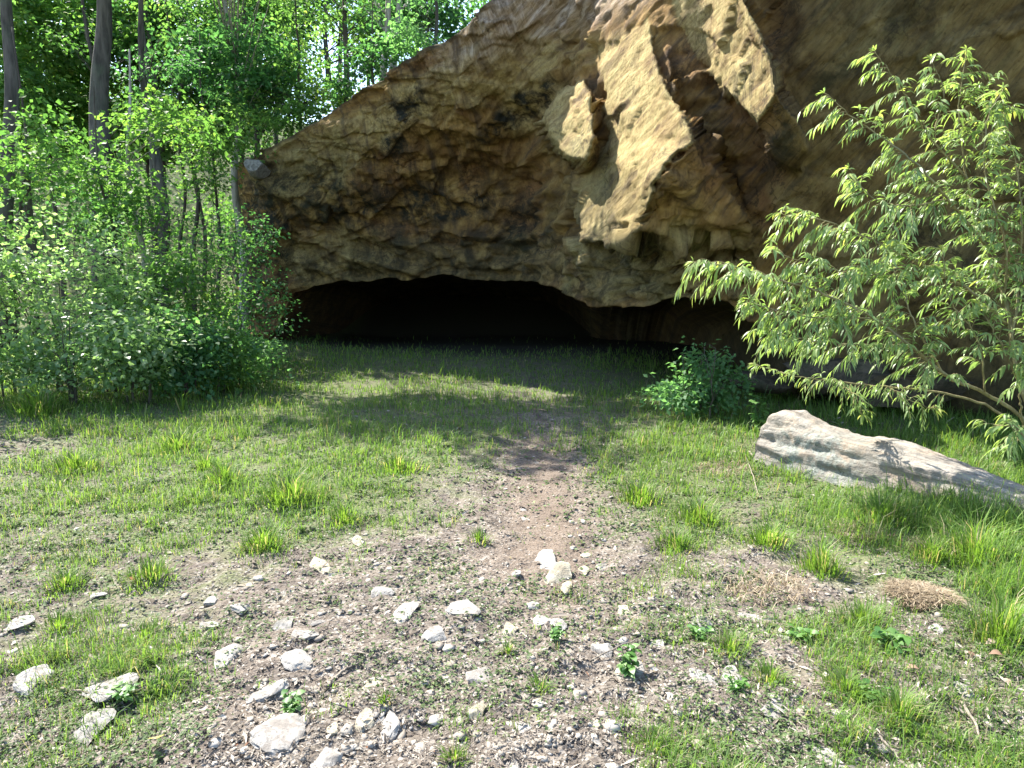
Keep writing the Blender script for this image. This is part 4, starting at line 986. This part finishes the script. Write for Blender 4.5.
# --- far wood on the hillside
def woods():
    rng = R(77); acc = Acc(); n = 8000
    x = rng.uniform(-42, 14, n); y = rng.uniform(25, 58, n); z = gz(x, y) + np.where(rng.random(n) < .3, rng.random(n) * 1.6, rng.random(n) * 20) + .2
    c = np.stack([x, y, z], -1); keep = (fbm(c * .22, 3, 9) > -.10) & ~((x > -3) & (y < 34))
    c = c[keep]; sprays(acc, c, rng.uniform(.6, 1.3, len(c)), 26, .21, rng)
    o = acc.build('far_woods', M['leaf_maple']); tag(o, 'far woods on the hillside behind the clearing', None, kind='stuff')
    tr = Acc(); 
    for k in range(10):
        xx, yy = rng.uniform(-40, 4), rng.uniform(27, 50); b = np.array([xx, yy, float(gz(np.array(xx), np.array(yy))) - .5])
        tube(tr, smooth_path([b, b + [rng.normal(0, .3), 0, 8], b + [rng.normal(0, .6), 0, 17]], 12), np.linspace(.16, .07, 12), 7)
    V = np.concatenate(tr.V); nt0 = len(o.data.vertices)
    o2 = tr.build('far_woods_trunks', M['bark_dark'], smooth=True); tag(o2, 'far dark trunks of the hillside woods', None, kind='stuff')
woods()

# ------------------------------------------------------------------ the willow sapling
def willow():
    base = P(1046, 492, 6.0); base[2] = float(gz(base[0], base[1]))
    t = thing('willow_tree', 'sunlit willow sapling with narrow drooping leaves right of the cave', 'tree', base)
    rng = R(31); tr = Acc(); lf = Acc()
    B = [ # stems: (px,py,Y) points, base radius, leafy from
     ([(1046, 500, 6.0), (1032, 425, 6.0), (1016, 355, 6.05), (1003, 306, 6.1), (986, 245, 6.2), (968, 180, 6.3), (962, 110, 6.3), (968, 48, 6.3)], .021, .45),
     ([(1046, 470, 6.0), (1022, 418, 5.9), (985, 392, 5.8), (945, 376, 5.7), (905, 345, 5.6), (870, 318, 5.5), (820, 292, 5.4), (770, 276, 5.3), (728, 266, 5.2), (694, 262, 5.2)], .019, .38),
     ([(1040, 450, 6.0), (1000, 412, 6.1), (940, 392, 6.1), (890, 388, 6.0), (840, 382, 5.9), (795, 376, 5.8), (757, 365, 5.8)], .014, .35),
     ([(1008, 325, 6.1), (965, 290, 5.9), (915, 262, 5.8), (865, 238, 5.7), (820, 222, 5.6), (783, 214, 5.6)], .014, .15),
     ([(986, 245, 6.2), (945, 200, 6.0), (905, 160, 5.9), (865, 118, 5.8), (826, 92, 5.8)], .013, .1),
     ([(968, 180, 6.3), (935, 130, 6.2), (905, 92, 6.1), (868, 55, 6.1)], .010, .1),
     ([(1012, 340, 6.0), (1018, 270, 6.0), (1016, 190, 5.9), (1006, 110, 5.9)], .012, .1),
     ([(905, 345, 5.6), (860, 345, 5.5), (810, 340, 5.4), (768, 330, 5.4)], .008, .1),
     ([(870, 318, 5.5), (820, 318, 5.4), (775, 310, 5.3), (745, 300, 5.3)], .007, .1),
     ([(915, 262, 5.8), (870, 275, 5.6), (825, 268, 5.5), (775, 252, 5.4)], .008, .05),
     ([(945, 200, 6.0), (905, 205, 5.8), (870, 195, 5.7), (845, 170, 5.7)], .008, .05),
     ([(1003, 306, 6.1), (1000, 250, 5.9), (985, 180, 5.8), (990, 120, 5.8), (1010, 85, 5.8)], .010, .1),
     ([(945, 376, 5.7), (915, 330, 5.6), (900, 290, 5.6), (880, 250, 5.6)], .009, .2),
     ([(985, 392, 5.8), (975, 340, 5.7), (955, 300, 5.6), (945, 250, 5.6)], .009, .2),
     ([(1022, 418, 5.9), (1020, 380, 5.7), (1000, 345, 5.6), (985, 310, 5.6)], .009, .3),
     ([(1035, 430, 5.8), (1040, 380, 5.6), (1030, 330, 5.5), (1020, 290, 5.5)], .010, .3),
     ([(1040, 460, 5.8), (1020, 430, 5.6), (1005, 425, 5.5), (990, 425, 5.5)], .008, .3),
     ([(935, 130, 6.2), (945, 90, 6.1), (930, 60, 6.1)], .007, .1),
     ([(962, 110, 6.3), (985, 95, 6.2), (1010, 110, 6.2)], .007, .1),
     ([(840, 382, 5.9), (855, 400, 5.8), (862, 415, 5.8)], .005, .1),
     ([(890, 388, 6.0), (910, 400, 5.9), (935, 410, 5.9)], .005, .1),
    ]
    for bi, (pts, r, lf0) in enumerate(B):
        W_ = np.array([P(a, b, c) for a, b, c in pts]) - base
        W_[:, 1] += rng.normal(0, .05, len(W_)) * (np.arange(len(W_)) > 0)
        n = 14 + 5 * len(pts); pth = smooth_path(W_, n, .004, rng); tube(tr, pth, np.linspace(r, max(.0025, r * .14), n), 8 if r > .012 else 5)
        seg = np.linalg.norm(np.diff(pth, axis=0), axis=1); cum = np.concatenate([[0], np.cumsum(seg)]); Lb = cum[-1]
        sp = lf0 * Lb
        low = bi in (2, 19, 20)
        while sp < Lb:
            p0 = np.array([np.interp(sp, cum, pth[:, c]) for c in range(3)]); k = min(int(np.searchsorted(cum, sp)), n - 1); tg = unit(pth[min(k + 1, n - 1)] - pth[max(k - 1, 0)])
            side = unit(np.cross(tg, rng.normal(0, 1, 3)))
            frac = sp / Lb; Lt = rng.uniform(.14, .42) * (1.15 - .55 * frac) * (.55 if low else 1)
            d0 = unit(tg * rng.uniform(.4, 1.0) + side * .8 + np.array([0, 0, .15]))
            m = 7; kk = np.linspace(0, 1, m)[:, None]; tw = p0 + d0 * Lt * kk + np.array([0, 0, -1]) * Lt * .45 * kk ** 2
            tube(tr, tw, np.linspace(.0028, .001, m), 4)
            nl = int(Lt / .020) + 2; tt = np.linspace(.12, 1, nl); ps = np.stack([np.interp(tt, kk[:, 0], tw[:, c]) for c in range(3)], -1)
            td = unit(np.gradient(tw, axis=0))[np.clip((tt * (m - 1)).astype(int), 0, m - 1)]
            sd = unit(np.cross(td, np.array([0, 0, 1.]) + rng.normal(0, .2, 3))) * np.where(np.arange(nl) % 2, 1, -1)[:, None]
            ld = unit(td * .75 + sd * .6 + rng.normal(0, .22, (nl, 3)) + np.array([0, 0, -.50]))
            LL = rng.uniform(.055, .125, nl) * (1.1 - .35 * tt) * (.8 if low else 1)
            young = .28 * frac + .25 * tt
            leaves(lf, ps, ld, np.array([0, 0, 1.]) + rng.normal(0, .5, (nl, 3)), LL, LL * rng.uniform(.16, .25, nl), np.clip(.22 + young + rng.normal(0, .17, nl), 0, 1), .22, .45)
            sp += rng.uniform(.026, .068) * (.75 if bi in (1, 3, 8, 9) else 1)
        nl = 9; ld = unit(unit(pth[-1] - pth[-4]) + rng.normal(0, .5, (nl, 3)) + [0, 0, -.2]); leaves(lf, np.repeat(pth[-1:], nl, 0), ld, np.array([0, 0, 1.]) + rng.normal(0, .4, (nl, 3)), .075, .014, np.clip(rng.normal(.8, .15, nl), 0, 1), .2, .4)
    tr.build('trunk', M['bark_willow'], t, smooth=True); lf.build('crown', M['leaf_willow'], t)
willow()

# ------------------------------------------------------------------ light, sky, camera
w = bpy.data.worlds.new('World'); bpy.context.scene.world = w; w.use_nodes = True
nt = w.node_tree; nt.nodes.clear()
sky = nt.nodes.new('ShaderNodeTexSky'); sky.sky_type = 'NISHITA'; sky.sun_disc = False
el = math.asin(SUN[2]); sky.sun_elevation = el; sky.sun_rotation = math.atan2(SUN[0], SUN[1])
sky.air_density = 1.0; sky.dust_density = 1.0; sky.ozone_density = 1.0
bg = nt.nodes.new('ShaderNodeBackground'); bg.inputs[1].default_value = 0.135
wo = nt.nodes.new('ShaderNodeOutputWorld'); nt.links.new(sky.outputs[0], bg.inputs[0]); nt.links.new(bg.outputs[0], wo.inputs[0])
sl = bpy.data.lights.new('sun', 'SUN'); sl.energy = 5.0; sl.angle = math.radians(.55); sl.color = (1, .95, .86)
so = bpy.data.objects.new('sun', sl); C.objects.link(so); so.rotation_euler = Vector((-SUN).tolist()).to_track_quat('-Z', 'Y').to_euler()

cam = bpy.data.cameras.new('camera'); cam.lens = 36 * F / 1024; cam.sensor_width = 36; cam.clip_end = 1000; cam.clip_start = .05
co = bpy.data.objects.new('camera', cam); C.objects.link(co); co.location = (0, 0, CAMZ); co.rotation_euler = (math.pi / 2 - PITCH, 0, 0)
sc = bpy.context.scene; sc.camera = co
sc.view_settings.view_transform = 'Standard'; sc.view_settings.look = 'None'; sc.view_settings.gamma = 1; sc.view_settings.exposure = 1.95; sc.view_settings.use_curve_mapping = False
sc.cycles.max_bounces = 8; sc.cycles.diffuse_bounces = 4; sc.cycles.transmission_bounces = 4; sc.cycles.transparent_max_bounces = 4; sc.cycles.glossy_bounces = 2
sc.cycles.use_denoising = True
